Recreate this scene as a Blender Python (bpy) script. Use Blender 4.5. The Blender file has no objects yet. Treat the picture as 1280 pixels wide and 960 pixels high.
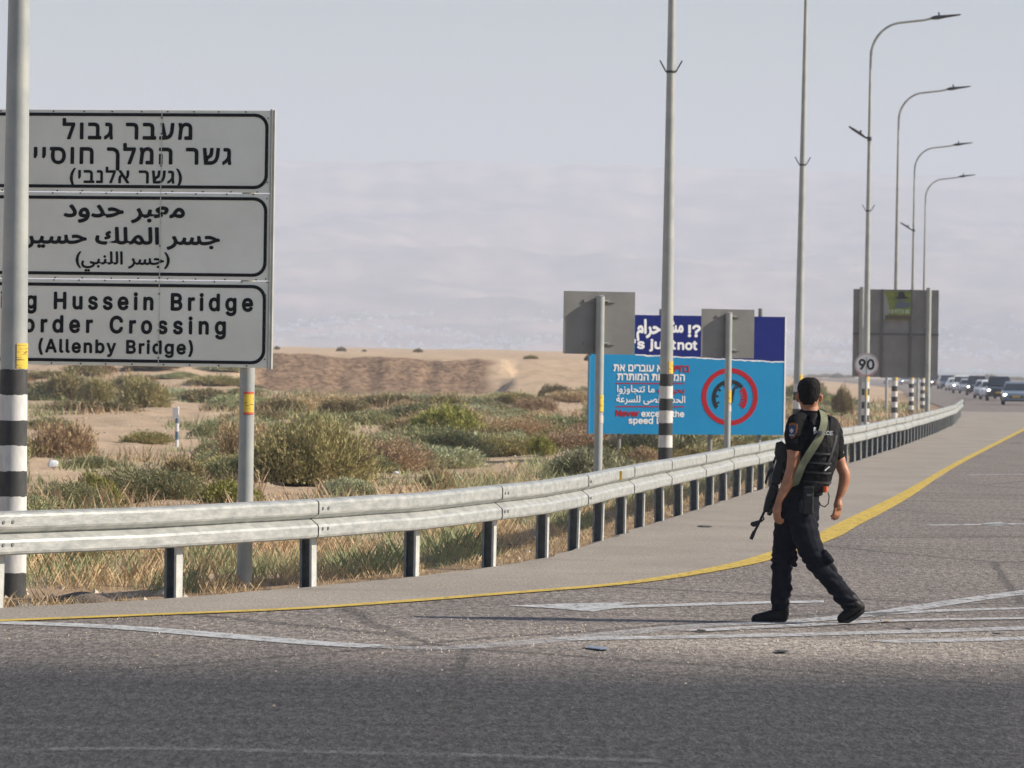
import bpy, math, random
from mathutils import Vector, noise, Matrix
random.seed(7)
S = bpy.context.scene
C = S.collection
R = math.radians

# ------------------------------------------------------------------ camera
F = 5500.0                                  # focal length in pixels of the 1280 wide photograph
TH = R(.85)
PI_ = 20 / 5500
_f = Vector((0, math.cos(PI_), -math.sin(PI_)))
_u0 = Vector((0, math.sin(PI_), math.cos(PI_)))
_r = Vector((1, 0, 0)) * math.cos(TH) + _u0 * math.sin(TH)
_u = _u0 * math.cos(TH) - Vector((1, 0, 0)) * math.sin(TH)
cam = bpy.data.cameras.new('camera')
camo = bpy.data.objects.new('camera', cam)
C.objects.link(camo)
S.camera = camo
cam.sensor_width = 36
cam.lens = F / 1280 * 36
cam.clip_start = 0.5
cam.clip_end = 30000
camo.matrix_world = Matrix(((_r.x, _u.x, -_f.x, 0), (_r.y, _u.y, -_f.y, 0), (_r.z, _u.z, -_f.z, 1.8), (0, 0, 0, 1)))
cam.dof.use_dof = True
cam.dof.focus_distance = 32.5
cam.dof.aperture_fstop = 10

# ------------------------------------------------------------------ sky, sun, exposure
SUN_EL, SUN_AZ = R(32), R(92)               # azimuth clockwise from +Y: the sun stands to the right
w = bpy.data.worlds.new('World')
S.world = w
w.use_nodes = True
nt = w.node_tree
bg = nt.nodes['Background']
sky = nt.nodes.new('ShaderNodeTexSky')
sky.sky_type = 'NISHITA'
sky.sun_disc = False
sky.sun_elevation = SUN_EL
sky.sun_rotation = SUN_AZ
sky.air_density = 1.2
sky.dust_density = 1.2
sky.ozone_density = 2.5
tint = nt.nodes.new('ShaderNodeMix')
tint.data_type = 'RGBA'
tint.blend_type = 'MULTIPLY'
tint.inputs[0].default_value = 1
tint.inputs[7].default_value = (.98, .96, 1.0, 1)
nt.links.new(sky.outputs[0], tint.inputs[6])
nt.links.new(tint.outputs[2], bg.inputs[0])
bg.inputs[1].default_value = .078
sl = bpy.data.lights.new('sun', 'SUN')
sl.energy = 5.0
sl.angle = R(.55)
sl.color = (1, .91, .78)
so = bpy.data.objects.new('sun', sl)
C.objects.link(so)
sd = Vector((math.sin(SUN_AZ) * math.cos(SUN_EL), math.cos(SUN_AZ) * math.cos(SUN_EL), math.sin(SUN_EL)))
so.rotation_euler = sd.to_track_quat('Z', 'Y').to_euler()
so.location = (60, 0, 60)
S.view_settings.view_transform = 'Standard'
S.view_settings.look = 'None'
S.view_settings.gamma = 1
S.view_settings.exposure = 0.45
S.view_settings.use_curve_mapping = False
S.cycles.volume_bounces = 2
S.cycles.max_bounces = 6
S.cycles.use_denoising = True


# ------------------------------------------------------------------ helpers
def ray(px, py):
    return _f + _r * ((px - 640) / F) + _u * ((480 - py) / F)


def G(px, py, z=0.0):
    q = ray(px, py)
    t = (z - 1.8) / q.z
    return Vector((q.x * t, q.y * t, z))


def P(px, py, d):
    q = ray(px, py)
    t = d / q.y
    return Vector((q.x * t, d, 1.8 + q.z * t))


def interp(tab, v):
    if v <= tab[0][0]:
        a, b = tab[0], tab[1]
    elif v >= tab[-1][0]:
        a, b = tab[-2], tab[-1]
    else:
        for a, b in zip(tab, tab[1:]):
            if a[0] <= v <= b[0]:
                break
    t = (v - a[0]) / (b[0] - a[0])
    return a[1] + (b[1] - a[1]) * t


def sm(a, b, v):
    t = min(1, max(0, (v - a) / (b - a)))
    return t * t * (3 - 2 * t)


def fb(x, y, z=0, o=4):
    return noise.fractal(Vector((x, y, z)), 1.0, 2.0, o)


MATS = {}


def mat(name, c, rough=.7, c2=None, scale=8, metal=0, bump=0, bscale=None, spec=None, detail=5, contrast=.5, emit=None, stretch=None):
    if name in MATS:
        return MATS[name]
    m = bpy.data.materials.new(name)
    m.use_nodes = True
    t = m.node_tree
    b = t.nodes['Principled BSDF']
    b.inputs['Base Color'].default_value = (*c, 1)
    b.inputs['Roughness'].default_value = rough
    b.inputs['Metallic'].default_value = metal
    if spec is not None:
        b.inputs['Specular IOR Level'].default_value = spec
    if c2 or bump:
        co = t.nodes.new('ShaderNodeTexCoord').outputs['Object']
        if stretch:
            mp = t.nodes.new('ShaderNodeMapping')
            mp.inputs['Scale'].default_value = stretch
            t.links.new(co, mp.inputs[0])
            co = mp.outputs[0]
    if c2:
        n = t.nodes.new('ShaderNodeTexNoise')
        n.inputs['Scale'].default_value = scale
        n.inputs['Detail'].default_value = detail
        n.inputs['Roughness'].default_value = .6
        r = t.nodes.new('ShaderNodeValToRGB')
        r.color_ramp.elements[0].position = .5 - contrast / 2 * .5
        r.color_ramp.elements[1].position = .5 + contrast / 2 * .5
        r.color_ramp.elements[0].color = (*c, 1)
        r.color_ramp.elements[1].color = (*c2, 1)
        t.links.new(co, n.inputs['Vector'])
        t.links.new(n.outputs[0], r.inputs[0])
        t.links.new(r.outputs[0], b.inputs['Base Color'])
    if bump:
        n = t.nodes.new('ShaderNodeTexNoise')
        n.inputs['Scale'].default_value = bscale or scale * 3
        n.inputs['Detail'].default_value = 4
        t.links.new(co, n.inputs['Vector'])
        bp = t.nodes.new('ShaderNodeBump')
        bp.inputs['Strength'].default_value = 1
        bp.inputs['Distance'].default_value = bump
        t.links.new(n.outputs[0], bp.inputs['Height'])
        t.links.new(bp.outputs[0], b.inputs['Normal'])
    if emit:
        b.inputs['Emission Color'].default_value = (*emit[0], 1)
        b.inputs['Emission Strength'].default_value = emit[1]
    MATS[name] = m
    return m


def tag(o, label=None, cat=None, group=None, kind=None):
    if label:
        o['label'] = label
    if cat:
        o['category'] = cat
    if group:
        o['group'] = group
    if kind:
        o['kind'] = kind
    return o


def thing(name, loc, label, cat, group=None, rz=0):
    o = bpy.data.objects.new(name, None)
    C.objects.link(o)
    o.location = loc
    o.rotation_euler = (0, 0, rz)
    o.empty_display_size = .2
    return tag(o, label, cat, group)


def link(name, me, parent=None, loc=None):
    o = bpy.data.objects.new(name, me)
    C.objects.link(o)
    if parent:
        o.parent = parent
    if loc is not None:
        o.location = loc
    return o


class MB:
    def __init__(s):
        s.v, s.f, s.m = [], [], []

    def add(s, vs, fs, mi=0):
        n = len(s.v)
        s.v += [tuple(v) for v in vs]
        for f in fs:
            s.f.append([i + n for i in f])
            s.m.append(mi)
        return s

    def box(s, x0, y0, z0, x1, y1, z1, mi=0):
        return s.add([(x0, y0, z0), (x1, y0, z0), (x1, y1, z0), (x0, y1, z0), (x0, y0, z1), (x1, y0, z1), (x1, y1, z1), (x0, y1, z1)],
                     [(0, 3, 2, 1), (4, 5, 6, 7), (0, 1, 5, 4), (1, 2, 6, 5), (2, 3, 7, 6), (3, 0, 4, 7)], mi)

    def rings(s, rs, cap=True, mi=0, closed=True):
        n = len(rs[0])
        vs = [p for r in rs for p in r]
        fs = []
        m = n if closed else n - 1
        for k in range(len(rs) - 1):
            for i in range(m):
                j = (i + 1) % n
                fs.append((k * n + i, k * n + j, (k + 1) * n + j, (k + 1) * n + i))
        if cap:
            fs.append(tuple(reversed(range(n))))
            fs.append(tuple((len(rs) - 1) * n + i for i in range(n)))
        return s.add(vs, fs, mi)

    def tube(s, pts, rad, n=12, mi=0, cap=True):
        pts = [Vector(p) for p in pts]
        if not isinstance(rad, (list, tuple)):
            rad = [rad] * len(pts)
        rs = []
        prev = None
        for i, p in enumerate(pts):
            a = pts[max(0, i - 1)]
            b = pts[min(len(pts) - 1, i + 1)]
            d = (b - a).normalized()
            if prev is None:
                x = d.orthogonal().normalized()
            else:
                x = (prev - d * prev.dot(d)).normalized()
            prev = x
            y = d.cross(x)
            rs.append([p + (x * math.cos(2 * math.pi * k / n) + y * math.sin(2 * math.pi * k / n)) * rad[i] for k in range(n)])
        return s.rings(rs, cap, mi)

    def prism(s, poly, y0, y1, mi=0):
        """polygon in x,z extruded from y0 to y1 (y0 < y1)"""
        n = len(poly)
        vs = [(x, y0, z) for x, z in poly] + [(x, y1, z) for x, z in poly]
        fs = [tuple(range(n)), tuple(reversed(range(n, 2 * n)))] + [(i + n, (i + 1) % n + n, (i + 1) % n, i) for i in range(n)]
        return s.add(vs, fs, mi)

    def mesh(s, name, mats, smooth=False):
        me = bpy.data.meshes.new(name)
        me.from_pydata(s.v, [], s.f)
        for m in (mats if isinstance(mats, (list, tuple)) else [mats]):
            me.materials.append(m)
        if any(s.m):
            me.polygons.foreach_set('material_index', s.m)
        if smooth:
            me.polygons.foreach_set('use_smooth', [True] * len(me.polygons))
        me.update()
        return me

    def build(s, name, mats, parent=None, smooth=False, loc=None):
        me = s.mesh(name, mats, smooth)
        if smooth:
            try:
                me.set_sharp_from_angle(angle=R(40))
            except Exception:
                pass
        return link(name, me, parent, loc)


def bevel(o, wdt=.01, seg=2):
    m = o.modifiers.new('bevel', 'BEVEL')
    m.width = wdt
    m.segments = seg
    m.limit_method = 'ANGLE'
    return o


def copy_tree(o, parent=None):
    c = o.copy()
    C.objects.link(c)
    if parent:
        c.parent = parent
    for ch in [x for x in o.children]:
        copy_tree(ch, c)
    return c


def circ(cx, cz, r, n=32, a0=0, a1=360):
    return [(cx + r * math.cos(R(a0 + (a1 - a0) * k / n)), cz + r * math.sin(R(a0 + (a1 - a0) * k / n))) for k in range(n if a1 - a0 == 360 else n + 1)]


def arc_band(mb, cx, cz, r0, r1, a0, a1, y0, y1, n=48, mi=0, closed=False):
    """flat ring sector extruded in y"""
    for k in range(n):
        t0, t1 = R(a0 + (a1 - a0) * k / n), R(a0 + (a1 - a0) * (k + 1) / n)
        p = [(cx + r * math.cos(t), cz + r * math.sin(t)) for r, t in ((r0, t0), (r1, t0), (r1, t1), (r0, t1))]
        mb.prism(p, y0, y1, mi)


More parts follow.
